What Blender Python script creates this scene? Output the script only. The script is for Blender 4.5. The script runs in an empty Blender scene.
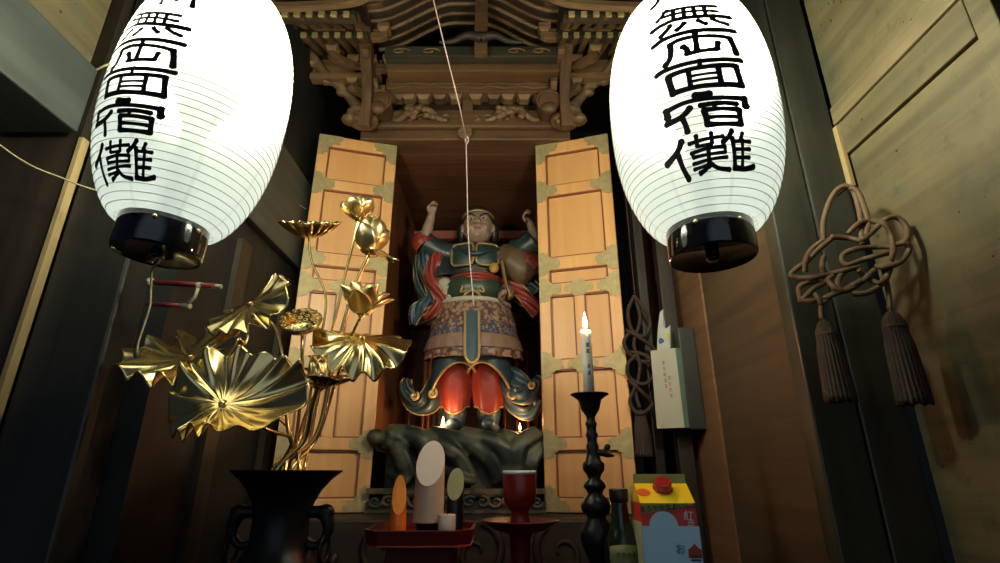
import bpy, bmesh, math, random
from mathutils import Vector, Matrix, Euler
from math import sin, cos, pi, atan2, sqrt, radians as R

sc = bpy.context.scene
COL = sc.collection
E = 1.50                      # eye height
F = 520.0                     # focal length in pixels for a 1000 px wide frame
TH = R(20.0)                  # the camera looks up by this much

# ---------------------------------------------------------------- camera
cd = bpy.data.cameras.new('camera')
cd.sensor_width = 36.0
cd.lens = F / 1000.0 * 36.0
cd.clip_start = 0.02
cam = bpy.data.objects.new('camera', cd)
cam.location = (0, 0, E)
cam.rotation_euler = (R(90) + TH, 0, 0)
COL.objects.link(cam)
sc.camera = cam

# ---------------------------------------------------------------- world: dim daylight from the open front of the hall
w = bpy.data.worlds.new('world')
sc.world = w
w.use_nodes = True
bg = w.node_tree.nodes['Background']
bg.inputs[0].default_value = (0.42, 0.62, 1.0, 1)
bg.inputs[1].default_value = 1.0
_n = w.node_tree.nodes; _l = w.node_tree.links      # daylight is brightest straight out through the entrance behind the viewer
_tc = _n.new('ShaderNodeTexCoord'); _dp = _n.new('ShaderNodeVectorMath'); _dp.operation = 'DOT_PRODUCT'
_dp.inputs[1].default_value = (0.10, -0.985, 0.12); _l.new(_tc.outputs['Generated'], _dp.inputs[0])
_cr = _n.new('ShaderNodeValToRGB'); _l.new(_dp.outputs['Value'], _cr.inputs[0])
_cr.color_ramp.elements[0].position = 0.80; _cr.color_ramp.elements[0].color = (0.015, 0.021, 0.032, 1)
_cr.color_ramp.elements[1].position = 0.93; _cr.color_ramp.elements[1].color = (0.24, 0.30, 0.36, 1)
_l.new(_cr.outputs[0], bg.inputs[0])
sc.view_settings.view_transform = 'Standard'
sc.view_settings.look = 'None'
sc.view_settings.gamma = 1
sc.view_settings.exposure = 0.0
sc.view_settings.use_curve_mapping = False
try:
    sc.cycles.use_denoising = True
    sc.cycles.max_bounces = 8
    sc.cycles.transparent_max_bounces = 12
    sc.cycles.sample_clamp_indirect = 6.0
    sc.cycles.caustics_reflective = False
except Exception:
    pass

LANTERN_WATTS = 70.0

def lamp(name, loc, watts, color, radius, parent=None):
    l = bpy.data.lights.new(name, 'POINT')
    l.energy = watts
    l.color = color
    l.shadow_soft_size = radius
    o = bpy.data.objects.new(name, l)
    o.location = loc
    COL.objects.link(o)
    if parent: o.parent = parent
    return o

# ---------------------------------------------------------------- camera model helpers (pixel + depth -> place in the room)
def ray(u, v):
    x, y = u - 500.0, 281.5 - v
    return x, F * cos(TH) - y * sin(TH), F * sin(TH) + y * cos(TH)
def W(u, v, Y):
    x, f, z = ray(u, v)
    return Vector((x / f * Y, Y, E + z / f * Y))
def PX(Y, v=281.5):           # metres per pixel at depth Y
    return Y / ray(500, v)[1]

# ---------------------------------------------------------------- node helpers
def newmat(name):
    m = bpy.data.materials.new(name)
    m.use_nodes = True
    nt = m.node_tree
    return m, nt, nt.nodes['Principled BSDF']
def rgb(c): return (c[0], c[1], c[2], 1)
MATS = {}
def plain(name, col, rough=0.6, metal=0.0, var=0.12, scale=30, bump=0.0, spec=0.5, emit=None, es=1.0, coat=0.0):
    if name in MATS: return MATS[name]
    m, nt, p = newmat(name)
    tc = nt.nodes.new('ShaderNodeTexCoord')
    n = nt.nodes.new('ShaderNodeTexNoise'); n.inputs['Scale'].default_value = scale; n.inputs['Detail'].default_value = 4
    nt.links.new(tc.outputs['Object'], n.inputs['Vector'])
    r = nt.nodes.new('ShaderNodeMix'); r.data_type = 'RGBA'
    r.inputs[6].default_value = rgb([c * (1 - var) for c in col])
    r.inputs[7].default_value = rgb([min(1, c * (1 + var)) for c in col])
    nt.links.new(n.outputs['Fac'], r.inputs[0])
    nt.links.new(r.outputs[2], p.inputs['Base Color'])
    p.inputs['Roughness'].default_value = rough
    p.inputs['Metallic'].default_value = metal
    p.inputs['Specular IOR Level'].default_value = spec
    p.inputs['Coat Weight'].default_value = coat
    if bump:
        b = nt.nodes.new('ShaderNodeBump'); b.inputs['Strength'].default_value = bump; b.inputs['Distance'].default_value = 0.004
        nt.links.new(n.outputs['Fac'], b.inputs['Height']); nt.links.new(b.outputs[0], p.inputs['Normal'])
    if emit:
        p.inputs['Emission Color'].default_value = rgb(emit); p.inputs['Emission Strength'].default_value = es
    MATS[name] = m
    return m
def wood(name, c1, c2, axis='Z', scale=1.0, rough=0.6, spec=0.4, blotch=None, bump=0.25, dots=False):
    """long grain along axis, two tones, optional stain colour"""
    if name in MATS: return MATS[name]
    m, nt, p = newmat(name)
    tc = nt.nodes.new('ShaderNodeTexCoord'); mp = nt.nodes.new('ShaderNodeMapping')
    s = [38 * scale] * 3; s['XYZ'.index(axis)] = 1.6 * scale
    mp.inputs['Scale'].default_value = s
    nt.links.new(tc.outputs['Object'], mp.inputs['Vector'])
    n = nt.nodes.new('ShaderNodeTexNoise'); n.inputs['Scale'].default_value = 1.0; n.inputs['Detail'].default_value = 6; n.inputs['Distortion'].default_value = 0.6
    nt.links.new(mp.outputs[0], n.inputs['Vector'])
    cr = nt.nodes.new('ShaderNodeValToRGB')
    cr.color_ramp.elements[0].position = 0.34; cr.color_ramp.elements[0].color = rgb(c2)
    cr.color_ramp.elements[1].position = 0.62; cr.color_ramp.elements[1].color = rgb(c1)
    nt.links.new(n.outputs['Fac'], cr.inputs[0])
    out = cr.outputs[0]
    n2 = nt.nodes.new('ShaderNodeTexNoise'); n2.inputs['Scale'].default_value = 6 * scale; n2.inputs['Detail'].default_value = 3
    nt.links.new(tc.outputs['Object'], n2.inputs['Vector'])
    mx = nt.nodes.new('ShaderNodeMix'); mx.data_type = 'RGBA'; mx.blend_type = 'MIX'
    r2 = nt.nodes.new('ShaderNodeValToRGB'); r2.color_ramp.elements[0].position = 0.5; r2.color_ramp.elements[1].position = 0.75
    r2.color_ramp.elements[1].color = (0.7, 0.7, 0.7, 1)
    nt.links.new(n2.outputs['Fac'], r2.inputs[0]); nt.links.new(r2.outputs[0], mx.inputs[0])
    nt.links.new(out, mx.inputs[6]); mx.inputs[7].default_value = rgb(blotch if blotch else [c * 0.75 for c in c2])
    out = mx.outputs[2]
    if dots:
        v = nt.nodes.new('ShaderNodeTexVoronoi'); v.inputs['Scale'].default_value = 48
        nt.links.new(tc.outputs['Object'], v.inputs['Vector'])
        v2 = nt.nodes.new('ShaderNodeTexNoise'); v2.inputs['Scale'].default_value = 9
        nt.links.new(tc.outputs['Object'], v2.inputs['Vector'])
        ad = nt.nodes.new('ShaderNodeMath'); ad.operation = 'SUBTRACT'
        nt.links.new(v2.outputs['Fac'], ad.inputs[0]); ad.inputs[1].default_value = 0.52
        mu = nt.nodes.new('ShaderNodeMath'); mu.operation = 'MULTIPLY'; mu.inputs[1].default_value = 1.2
        nt.links.new(ad.outputs[0], mu.inputs[0])
        lt = nt.nodes.new('ShaderNodeMath'); lt.operation = 'LESS_THAN'
        nt.links.new(v.outputs['Distance'], lt.inputs[0]); nt.links.new(mu.outputs[0], lt.inputs[1])
        m3 = nt.nodes.new('ShaderNodeMix'); m3.data_type = 'RGBA'
        nt.links.new(lt.outputs[0], m3.inputs[0]); nt.links.new(out, m3.inputs[6]); m3.inputs[7].default_value = rgb([c * 0.15 for c in c2])
        out = m3.outputs[2]
        for sc_, c_, lo, hi in ((7.0, (0.05, 0.085, 0.07), 0.60, 0.72), (23.0, (c2[0] * 0.55, c2[1] * 0.55, c2[2] * 0.5), 0.56, 0.74), (3.2, (c1[0] * 1.25, c1[1] * 1.2, c1[2] * 1.2), 0.50, 0.70)):
            n4 = nt.nodes.new('ShaderNodeTexNoise'); n4.inputs['Scale'].default_value = sc_; n4.inputs['Detail'].default_value = 8; n4.inputs['Roughness'].default_value = 0.65
            nt.links.new(tc.outputs['Object'], n4.inputs['Vector'])
            r4 = nt.nodes.new('ShaderNodeValToRGB'); r4.color_ramp.elements[0].position = lo; r4.color_ramp.elements[1].position = hi; r4.color_ramp.elements[1].color = (0.75, 0.75, 0.75, 1)
            nt.links.new(n4.outputs['Fac'], r4.inputs[0])
            m4 = nt.nodes.new('ShaderNodeMix'); m4.data_type = 'RGBA'
            nt.links.new(r4.outputs[0], m4.inputs[0]); nt.links.new(out, m4.inputs[6]); m4.inputs[7].default_value = rgb(c_)
            out = m4.outputs[2]
    nt.links.new(out, p.inputs['Base Color'])
    p.inputs['Roughness'].default_value = rough
    p.inputs['Specular IOR Level'].default_value = spec
    b = nt.nodes.new('ShaderNodeBump'); b.inputs['Strength'].default_value = bump; b.inputs['Distance'].default_value = 0.003
    nt.links.new(n.outputs['Fac'], b.inputs['Height']); nt.links.new(b.outputs[0], p.inputs['Normal'])
    MATS[name] = m
    return m
def twotone(name, c1, c2, scale=40, rough=0.6, thr=0.5, kind='voronoi', metal=0.0, spec=0.5):
    if name in MATS: return MATS[name]
    m, nt, p = newmat(name)
    tc = nt.nodes.new('ShaderNodeTexCoord')
    if kind == 'voronoi':
        n = nt.nodes.new('ShaderNodeTexVoronoi'); o = 'Distance'
    else:
        n = nt.nodes.new('ShaderNodeTexNoise'); o = 'Fac'
    n.inputs['Scale'].default_value = scale
    nt.links.new(tc.outputs['Object'], n.inputs['Vector'])
    cr = nt.nodes.new('ShaderNodeValToRGB')
    cr.color_ramp.elements[0].position = thr - 0.04; cr.color_ramp.elements[0].color = rgb(c1)
    cr.color_ramp.elements[1].position = thr + 0.04; cr.color_ramp.elements[1].color = rgb(c2)
    nt.links.new(n.outputs[o], cr.inputs[0]); nt.links.new(cr.outputs[0], p.inputs['Base Color'])
    p.inputs['Roughness'].default_value = rough; p.inputs['Metallic'].default_value = metal
    MATS[name] = m
    return m
def emitter(name, col, strength):
    if name in MATS: return MATS[name]
    m = bpy.data.materials.new(name); m.use_nodes = True; nt = m.node_tree; nt.nodes.clear()
    e = nt.nodes.new('ShaderNodeEmission'); e.inputs[0].default_value = rgb(col); e.inputs[1].default_value = strength
    o = nt.nodes.new('ShaderNodeOutputMaterial'); nt.links.new(e.outputs[0], o.inputs[0])
    MATS[name] = m
    return m

# ---------------------------------------------------------------- mesh builder
def basis(n, up=Vector((0, 0, 1))):
    n = Vector(n).normalized()
    if abs(n.dot(up)) > 0.999: up = Vector((0, 1, 0))
    x = up.cross(n).normalized()
    return x, n.cross(x), n
class MB:
    def __init__(s): s.v = []; s.f = []
    def add(s, vs, fs):
        k = len(s.v); s.v += [Vector(a) for a in vs]; s.f += [tuple(i + k for i in f) for f in fs]; return s
    def box(s, c, d, rot=None, taper=1.0, taperx=None):
        c = Vector(c); hx, hy, hz = d[0] / 2, d[1] / 2, d[2] / 2
        M = rot.to_matrix() if isinstance(rot, Euler) else (rot or Matrix.Identity(3))
        vs = []
        for z in (-1, 1):
            t = taper if z < 0 else 1.0
            for x, y in ((-1, -1), (1, -1), (1, 1), (-1, 1)):
                vs.append(c + M @ Vector((x * hx * t, y * hy * t, z * hz)))
        return s.add(vs, [(0, 3, 2, 1), (4, 5, 6, 7), (0, 1, 5, 4), (1, 2, 6, 5), (2, 3, 7, 6), (3, 0, 4, 7)])
    def bb(s, a, b):
        a, b = Vector(a), Vector(b)
        return s.box((a + b) / 2, [abs(b[i] - a[i]) for i in range(3)])
    def prism(s, pts, axis, depth):
        """pts: polygon of 3D points, extruded along vector axis by depth"""
        d = Vector(axis).normalized() * depth; n = len(pts)
        vs = [Vector(p) for p in pts] + [Vector(p) + d for p in pts]
        return s.add(vs, [tuple(range(n))[::-1], tuple(range(n, 2 * n))] + [(i, (i + 1) % n, n + (i + 1) % n, n + i) for i in range(n)])
    def tube(s, pts, r, seg=10, closed=False, cap=True, flat=1.0, up=None):
        pts = [Vector(p) for p in pts]; n = len(pts)
        rr = r if isinstance(r, (list, tuple)) else [r] * n
        vs = []; pn = None
        for i, p in enumerate(pts):
            if closed: t = pts[(i + 1) % n] - pts[i - 1]
            else: t = pts[min(i + 1, n - 1)] - pts[max(i - 1, 0)]
            t = t.normalized() if t.length > 1e-9 else Vector((0, 0, 1))
            if pn is None:
                u0 = Vector(up) if up else (Vector((0, 0, 1)) if abs(t.z) < 0.9 else Vector((1, 0, 0)))
                pn = (u0 - t * u0.dot(t)).normalized()
            else:
                pn = (pn - t * pn.dot(t))
                pn = pn.normalized() if pn.length > 1e-6 else Vector((1, 0, 0))
            b = t.cross(pn)
            for k in range(seg):
                a = 2 * pi * k / seg
                vs.append(p + (pn * cos(a) * flat + b * sin(a)) * rr[i])
        fs = []
        for i in range(n if closed else n - 1):
            for k in range(seg):
                a, b = i * seg + k, i * seg + (k + 1) % seg
                c, d = ((i + 1) % n) * seg + (k + 1) % seg, ((i + 1) % n) * seg + k
                fs.append((a, b, c, d))
        if cap and not closed:
            fs.append(tuple(range(seg))[::-1]); fs.append(tuple(range((n - 1) * seg, n * seg)))
        return s.add(vs, fs)
    def lathe(s, prof, c=(0, 0, 0), seg=32, rot=None, sx=1.0, sy=1.0):
        """prof: list of (r, z)"""
        c = Vector(c); vs = []; fs = []; M = rot or Matrix.Identity(3)
        for r, z in prof:
            for k in range(seg):
                a = 2 * pi * k / seg
                vs.append(c + M @ Vector((r * cos(a) * sx, r * sin(a) * sy, z)))
        for i in range(len(prof) - 1):
            for k in range(seg):
                fs.append((i * seg + k, i * seg + (k + 1) % seg, (i + 1) * seg + (k + 1) % seg, (i + 1) * seg + k))
        if prof[0][0] > 1e-6: fs.append(tuple(range(seg))[::-1])
        if prof[-1][0] > 1e-6: fs.append(tuple(range((len(prof) - 1) * seg, len(prof) * seg)))
        return s.add(vs, fs)
    def ell(s, c, r, rot=None, seg=20, rings=12):
        c = Vector(c); M = rot.to_matrix() if isinstance(rot, Euler) else (rot or Matrix.Identity(3))
        if not isinstance(r, (tuple, list)): r = (r, r, r)
        vs = []; fs = []
        for i in range(rings + 1):
            t = pi * i / rings
            for k in range(seg):
                a = 2 * pi * k / seg
                vs.append(c + M @ Vector((r[0] * sin(t) * cos(a), r[1] * sin(t) * sin(a), r[2] * cos(t))))
        for i in range(rings):
            for k in range(seg):
                fs.append((i * seg + k, (i + 1) * seg + k, (i + 1) * seg + (k + 1) % seg, i * seg + (k + 1) % seg))
        return s.add(vs, fs)
    def grid(s, fn, nu, nv, closeu=False):
        vs = [fn(i / (nu if closeu else nu - 1), j / (nv - 1)) for j in range(nv) for i in range(nu)]
        fs = []
        for j in range(nv - 1):
            for i in range(nu if closeu else nu - 1):
                a, b = j * nu + i, j * nu + (i + 1) % nu
                fs.append((a, b, b + nu, a + nu))
        return s.add(vs, fs)
    def build(s, name, mat, parent=None, smooth=False, bevel=0.0, world=True, solid=0.0, remesh=0.0, sm=0, sub=0, weld=True, bseg=2, loc=None):
        me = bpy.data.meshes.new(name)
        off = Vector((0, 0, 0))
        if parent is not None and world:
            q = parent
            while q is not None: off = off + q.location; q = q.parent
        if parent is None and loc is not None: off = Vector(loc)
        me.from_pydata([v - off for v in s.v], [], s.f)
        bm = bmesh.new(); bm.from_mesh(me)
        if weld: bmesh.ops.remove_doubles(bm, verts=bm.verts, dist=1e-6)
        bmesh.ops.recalc_face_normals(bm, faces=bm.faces)
        bm.to_mesh(me); bm.free()
        if smooth:
            for p in me.polygons: p.use_smooth = True
        me.materials.append(mat)
        o = bpy.data.objects.new(name, me)
        COL.objects.link(o)
        if parent is not None: o.parent = parent
        elif loc is not None: o.location = loc
        if solid:
            m = o.modifiers.new('solid', 'SOLIDIFY'); m.thickness = solid; m.offset = 0
        if bevel:
            m = o.modifiers.new('bevel', 'BEVEL'); m.width = bevel; m.segments = bseg; m.limit_method = 'ANGLE'; m.angle_limit = R(35)
        if remesh:
            m = o.modifiers.new('remesh', 'REMESH'); m.mode = 'VOXEL'; m.voxel_size = remesh; m.use_smooth_shade = True
            if sm:
                m = o.modifiers.new('smooth', 'SMOOTH'); m.iterations = sm; m.factor = 0.5
        if sub:
            m = o.modifiers.new('sub', 'SUBSURF'); m.levels = sub; m.render_levels = sub
        return o
def tag(o, label=None, cat=None, group=None, kind=None):
    if label: o['label'] = label
    if cat: o['category'] = cat
    if group: o['group'] = group
    if kind: o['kind'] = kind
    return o
def thing(name, label, cat, loc=(0, 0, 0), group=None, rotz=0):
    o = bpy.data.objects.new(name, None); COL.objects.link(o)
    o.empty_display_size = 0.02
    o.location = loc; o.rotation_euler = (0, 0, rotz)
    return tag(o, label, cat, group)
def struct(name, mb, mat, **k):
    return tag(mb.build(name, mat, **k), kind='structure')
def copy_tree(o, parent=None):
    c = o.copy(); COL.objects.link(c); c.parent = parent
    for ch in list(o.children): copy_tree(ch, c)
    return c
def spline(pts, n=8, closed=False):
    """Catmull-Rom through the points"""
    P = [Vector(p) for p in pts]; out = []; m = len(P)
    for i in range(m if closed else m - 1):
        if closed: a, b, c, d = P[i - 1], P[i], P[(i + 1) % m], P[(i + 2) % m]
        else: a, b, c, d = P[max(i - 1, 0)], P[i], P[i + 1], P[min(i + 2, m - 1)]
        for k in range(n):
            t = k / n
            out.append(0.5 * ((2 * b) + (c - a) * t + (2 * a - 5 * b + 4 * c - d) * t * t + (3 * b - a - 3 * c + d) * t ** 3))
    if not closed: out.append(P[-1])
    return out
def lerp(a, b, t): return a + (b - a) * t
def ramp(vals, n):
    """resample list of numbers to n values"""
    m = len(vals) - 1; o = []
    for i in range(n):
        t = i / (n - 1) * m; k = min(int(t), m - 1); o.append(lerp(vals[k], vals[k + 1], t - k))
    return o
def text_mesh(body, size, name, mat, parent, M, extrude=0.0003):
    cu = bpy.data.curves.new(name, 'FONT'); cu.body = body; cu.size = size
    cu.align_x = 'CENTER'; cu.align_y = 'CENTER'; cu.extrude = extrude; cu.space_line = 0.8
    t = bpy.data.objects.new(name + '_src', cu); COL.objects.link(t)
    dg = bpy.context.evaluated_depsgraph_get(); dg.update()
    me = bpy.data.meshes.new_from_object(t.evaluated_get(dg))
    bpy.data.objects.remove(t); bpy.data.curves.remove(cu)
    me.transform(M)
    me.materials.clear(); me.materials.append(mat)
    o = bpy.data.objects.new(name, me); COL.objects.link(o); o.parent = parent
    return o
# ================================================================ materials
PALE = wood('pale_bare_wood', (0.098, 0.080, 0.040), (0.058, 0.048, 0.024), 'Y', 0.7, 0.65, 0.3, (0.042, 0.048, 0.033), dots=True)
PALER = wood('fresh_trim_wood', (0.26, 0.185, 0.085), (0.19, 0.135, 0.06), 'Y', 1, 0.6)
PALEV = wood('fresh_trim_wood_upright', (0.26, 0.185, 0.085), (0.19, 0.135, 0.06), 'Z', 1, 0.6)
DARKPOST = wood('old_dark_post_wood', (0.023, 0.024, 0.018), (0.012, 0.012, 0.009), 'Z', 0.8, 0.36, 0.5, (0.045, 0.042, 0.028))
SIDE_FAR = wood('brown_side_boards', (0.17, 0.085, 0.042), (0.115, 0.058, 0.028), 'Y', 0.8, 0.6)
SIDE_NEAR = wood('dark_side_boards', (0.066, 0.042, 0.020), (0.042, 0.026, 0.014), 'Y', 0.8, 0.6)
GREYBEAM = wood('grey_weathered_beam', (0.046, 0.053, 0.048), (0.028, 0.033, 0.03), 'Y', 0.8, 0.5)
BROWNDARK = wood('brown_smoked_board', (0.026, 0.018, 0.011), (0.014, 0.010, 0.007), 'Z', 0.8, 0.5)
LEFTPOST = wood('left_post_wood', (0.018, 0.016, 0.012), (0.009, 0.008, 0.006), 'Z', 0.8, 0.42, 0.5)
BLACKWOOD = wood('soot_black_wood', (0.008, 0.0075, 0.007), (0.004, 0.004, 0.004), 'Z', 0.8, 0.6)
BLACKH = wood('soot_black_wood_across', (0.012, 0.011, 0.010), (0.006, 0.006, 0.006), 'X', 0.8, 0.5)

# ================================================================ the hall
struct('floor', MB().bb((-2.2, -12.0, -0.05), (2.2, 3.0, 0)), BLACKH)
struct('ceiling', MB().bb((-2.2, -0.6, 3.5), (2.2, 3.0, 3.56)), BLACKH)
struct('wall_back', MB().bb((-2.2, 2.75, 0), (2.2, 2.8, 3.5)), BLACKWOOD)
# left side
struct('wall_left', MB().bb((-0.80, 1.08, 0), (-0.72, 2.75, 3.5)), BLACKWOOD)
m = MB().bb((-0.985, 0.10, E + 0.875), (-0.945, 0.955, 3.5))
struct('wall_left_upper_boards', m, PALE)
struct('trim_1', MB().bb((-1.12, 0.05, E + 0.70), (-0.93, 0.965, E + 0.872)), GREYBEAM, bevel=0.004)
struct('wall_left_front_panel', MB().bb((-1.60, 0.985, 0), (-0.941, 1.02, 3.5)), BROWNDARK)
struct('trim_2', MB().bb((-0.940, 0.980, 0), (-0.929, 0.999, E + 0.70)), PALEV, bevel=0.001)
struct('trim_3', MB().bb((-0.928, 1.0, 0), (-0.773, 1.082, 3.5)), LEFTPOST, bevel=0.006)
struct('trim_4', MB().bb((-0.72, 1.10, E + 0.66), (-0.695, 2.3, E + 0.985)), GREYBEAM, bevel=0.003)
struct('trim_5', MB().bb((-0.72, 1.30, 0), (-0.705, 1.36, E + 0.6)), BROWNDARK)
struct('trim_6', MB().bb((-0.72, 1.62, 0), (-0.70, 1.72, E + 0.6)), BROWNDARK)
# right side
struct('trim_7', MB().bb((0.585, 1.0, 0), (0.672, 1.045, 3.5)).bb((0.675, 1.0, 0), (0.765, 1.045, 3.5)), DARKPOST, bevel=0.004)
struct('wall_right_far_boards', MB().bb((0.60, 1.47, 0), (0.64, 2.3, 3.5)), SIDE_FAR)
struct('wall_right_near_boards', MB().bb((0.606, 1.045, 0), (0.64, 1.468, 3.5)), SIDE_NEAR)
m = MB().bb((0.772, 0.30, E + 0.795), (0.80, 1.0, E + 1.12)).bb((0.772, 0.30, E + 1.123), (0.80, 1.0, E + 1.5))
struct('wall_right_upper_boards', m, PALE, bevel=0.002)
struct('trim_8', MB().bb((0.766, 0.30, E + 0.745), (0.80, 1.0, E + 0.79)), wood('mid_trim_wood', (0.13, 0.10, 0.05), (0.085, 0.066, 0.033), 'Y', 1, 0.6), bevel=0.002)
struct('trim_9', MB().bb((0.760, 0.985, E + 0.58), (0.770, 0.999, E + 0.735)), PALEV, bevel=0.001)
m = MB().bb((0.778, 0.655, 0), (0.80, 1.0, E + 0.66)).bb((0.770, 0.655, E + 0.662), (0.80, 1.0, E + 0.742)).bb((0.768, 0.615, 0), (0.80, 0.652, E + 0.742))
struct('wall_right', m, PALE, bevel=0.002)
struct('wall_right_front', MB().bb((0.80, -0.2, 0), (0.84, 0.615, E + 0.79)), BROWNDARK)
# ================================================================ the shrine cabinet with its open doors
SH = wood('aged_cedar', (0.12, 0.06, 0.024), (0.065, 0.033, 0.014), 'X', 1.2, 0.55)
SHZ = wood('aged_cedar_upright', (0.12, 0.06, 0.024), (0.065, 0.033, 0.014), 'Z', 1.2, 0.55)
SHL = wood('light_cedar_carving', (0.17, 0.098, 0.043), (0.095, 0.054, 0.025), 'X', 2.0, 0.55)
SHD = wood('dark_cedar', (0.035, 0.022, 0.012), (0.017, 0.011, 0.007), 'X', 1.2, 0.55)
SHB = wood('blue_grey_painted_cedar', (0.04, 0.034, 0.02), (0.020, 0.019, 0.013), 'X', 1.2, 0.55)
DOORW = wood('honey_door_wood', (0.68, 0.355, 0.13), (0.60, 0.295, 0.10), 'Z', 0.8, 0.42, 0.5, (0.60, 0.29, 0.10), bump=0.1)
DOORP = wood('honey_panel_wood', (0.64, 0.335, 0.125), (0.58, 0.285, 0.10), 'Z', 0.6, 0.38, 0.5, (0.58, 0.29, 0.10), bump=0.08)
MOULD = plain('door_moulding_brown', (0.20, 0.055, 0.025), 0.4)
PATINA = plain('green_patina_bronze', (0.36, 0.28, 0.13), 0.55, 0.3, 0.35, 60, 0.3)
LACQ = plain('red_brown_lacquer', (0.16, 0.035, 0.02), 0.3, 0, 0.3, 8)
INNER = wood('inner_red_brown_wood', (0.15, 0.058, 0.026), (0.085, 0.033, 0.016), 'X', 1, 0.5)
INNERL = wood('inner_side_wood', (0.19, 0.075, 0.026), (0.12, 0.045, 0.018), 'Z', 1, 0.5)
YC = 1.75
x0, x1 = -0.406, 0.140
zb, zt = E - 0.118, E + 1.187
CX = (x0 + x1) / 2
cab = thing('shrine_cabinet', 'tall carved wooden shrine cabinet with both panelled doors standing open', 'shrine', (CX, 2.1, 0))
# body
MB().bb((x0 - 0.08, YC + 0.02, zb), (x0 - 0.035, 2.50, zt)).build('side_wall', INNERL, cab)
MB().bb((x1 + 0.038, YC + 0.02, zb), (x1 + 0.08, 2.50, zt)).build('side_wall', INNERL, cab)
MB().bb((x0 - 0.08, 2.50, 0), (x1 + 0.08, 2.54, zt + 0.3)).build('back_wall', INNER, cab)
MB().bb((x0 - 0.08, YC + 0.03, zt), (x1 + 0.08, 2.50, zt + 0.05)).build('inner_ceiling', INNER, cab)
m = MB()
for k in range(5): m.bb((x0 - 0.034, 2.44, E + 0.66 + k * 0.115), (x1 + 0.037, 2.50, E + 0.69 + k * 0.115))
m.build('inner_rail', INNER, cab, bevel=0.003)
a, b = W(442, 240, 2.42), W(540, 232, 2.42)
MB().bb((x0 - 0.034, 2.40, a.z - 0.0), (x1 + 0.037, 2.44, b.z)).build('cross_rail', plain('dull_red_paint', (0.5, 0.14, 0.10), 0.5), cab, bevel=0.004)
RG = plain('red_gold_lacquer', (0.50, 0.16, 0.06), 0.3, 0.3, 0.2)
for u in (410, 424, 429, 505, 517, 528):
    x = W(u, 400, 2.34).x
    MB().tube([(x, 2.34, E - 0.1), (x, 2.34, E + 0.52)], 0.008, 12).build('inner_post', RG if u != 410 else LACQ, cab, smooth=True)
MB().bb((x1 + 0.001, YC + 0.022, zb), (x1 + 0.009, YC + 0.036, zt - 0.62)).build('jamb_strip', plain('pink_red_lacquer', (0.30, 0.085, 0.06), 0.35), cab)
# plinth with carved frieze below the rocks
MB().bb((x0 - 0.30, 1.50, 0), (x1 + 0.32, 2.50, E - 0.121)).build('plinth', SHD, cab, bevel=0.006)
MB().bb((x0 + 0.001, YC - 0.05, E - 0.120), (x1 - 0.001, 2.5, E - 0.088)).build('step', SHD, cab)
def swirl(c, r, turns=1.6, n=26, th0=0, sgn=1, y=0, ex=1.0):
    out = []
    for i in range(n):
        t = i / (n - 1); a = th0 + sgn * turns * 2 * pi * t; q = r * (1 - 0.85 * t)
        out.append(Vector((c[0] + q * cos(a) * ex, c[1] - y, c[2] + q * sin(a))))
    return out
m = MB()
for k in range(13):
    cx = lerp(x0 + 0.03, x1 - 0.03, k / 12)
    m.tube(swirl((cx, YC - 0.052, E - 0.088), 0.017, 1.3, 18, k, 1 if k % 2 else -1, ex=1.3), ramp([0.006, 0.003], 18), 8)
m.bb((x0 + 0.002, YC - 0.062, E - 0.066), (x1 - 0.002, YC - 0.045, E - 0.050)).bb((x0 + 0.002, YC - 0.062, E - 0.119), (x1 - 0.002, YC - 0.045, E - 0.110))
m.build('frieze', twotone('worn_red_green_carving', (0.03, 0.035, 0.025), (0.13, 0.075, 0.04), 28, 0.6, 0.5, 'noise'), cab)
for k, cx in enumerate((-0.50, -0.30, -0.06, 0.16)):
    m = MB().tube(swirl((cx, 1.50, E - 0.20), 0.075, 1.2, 26, 0.7 * k, 1 if k % 2 else -1), ramp([0.012, 0.005], 26), 10)
    m.build('plinth_carving', SHD, cab, smooth=True)

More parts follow.
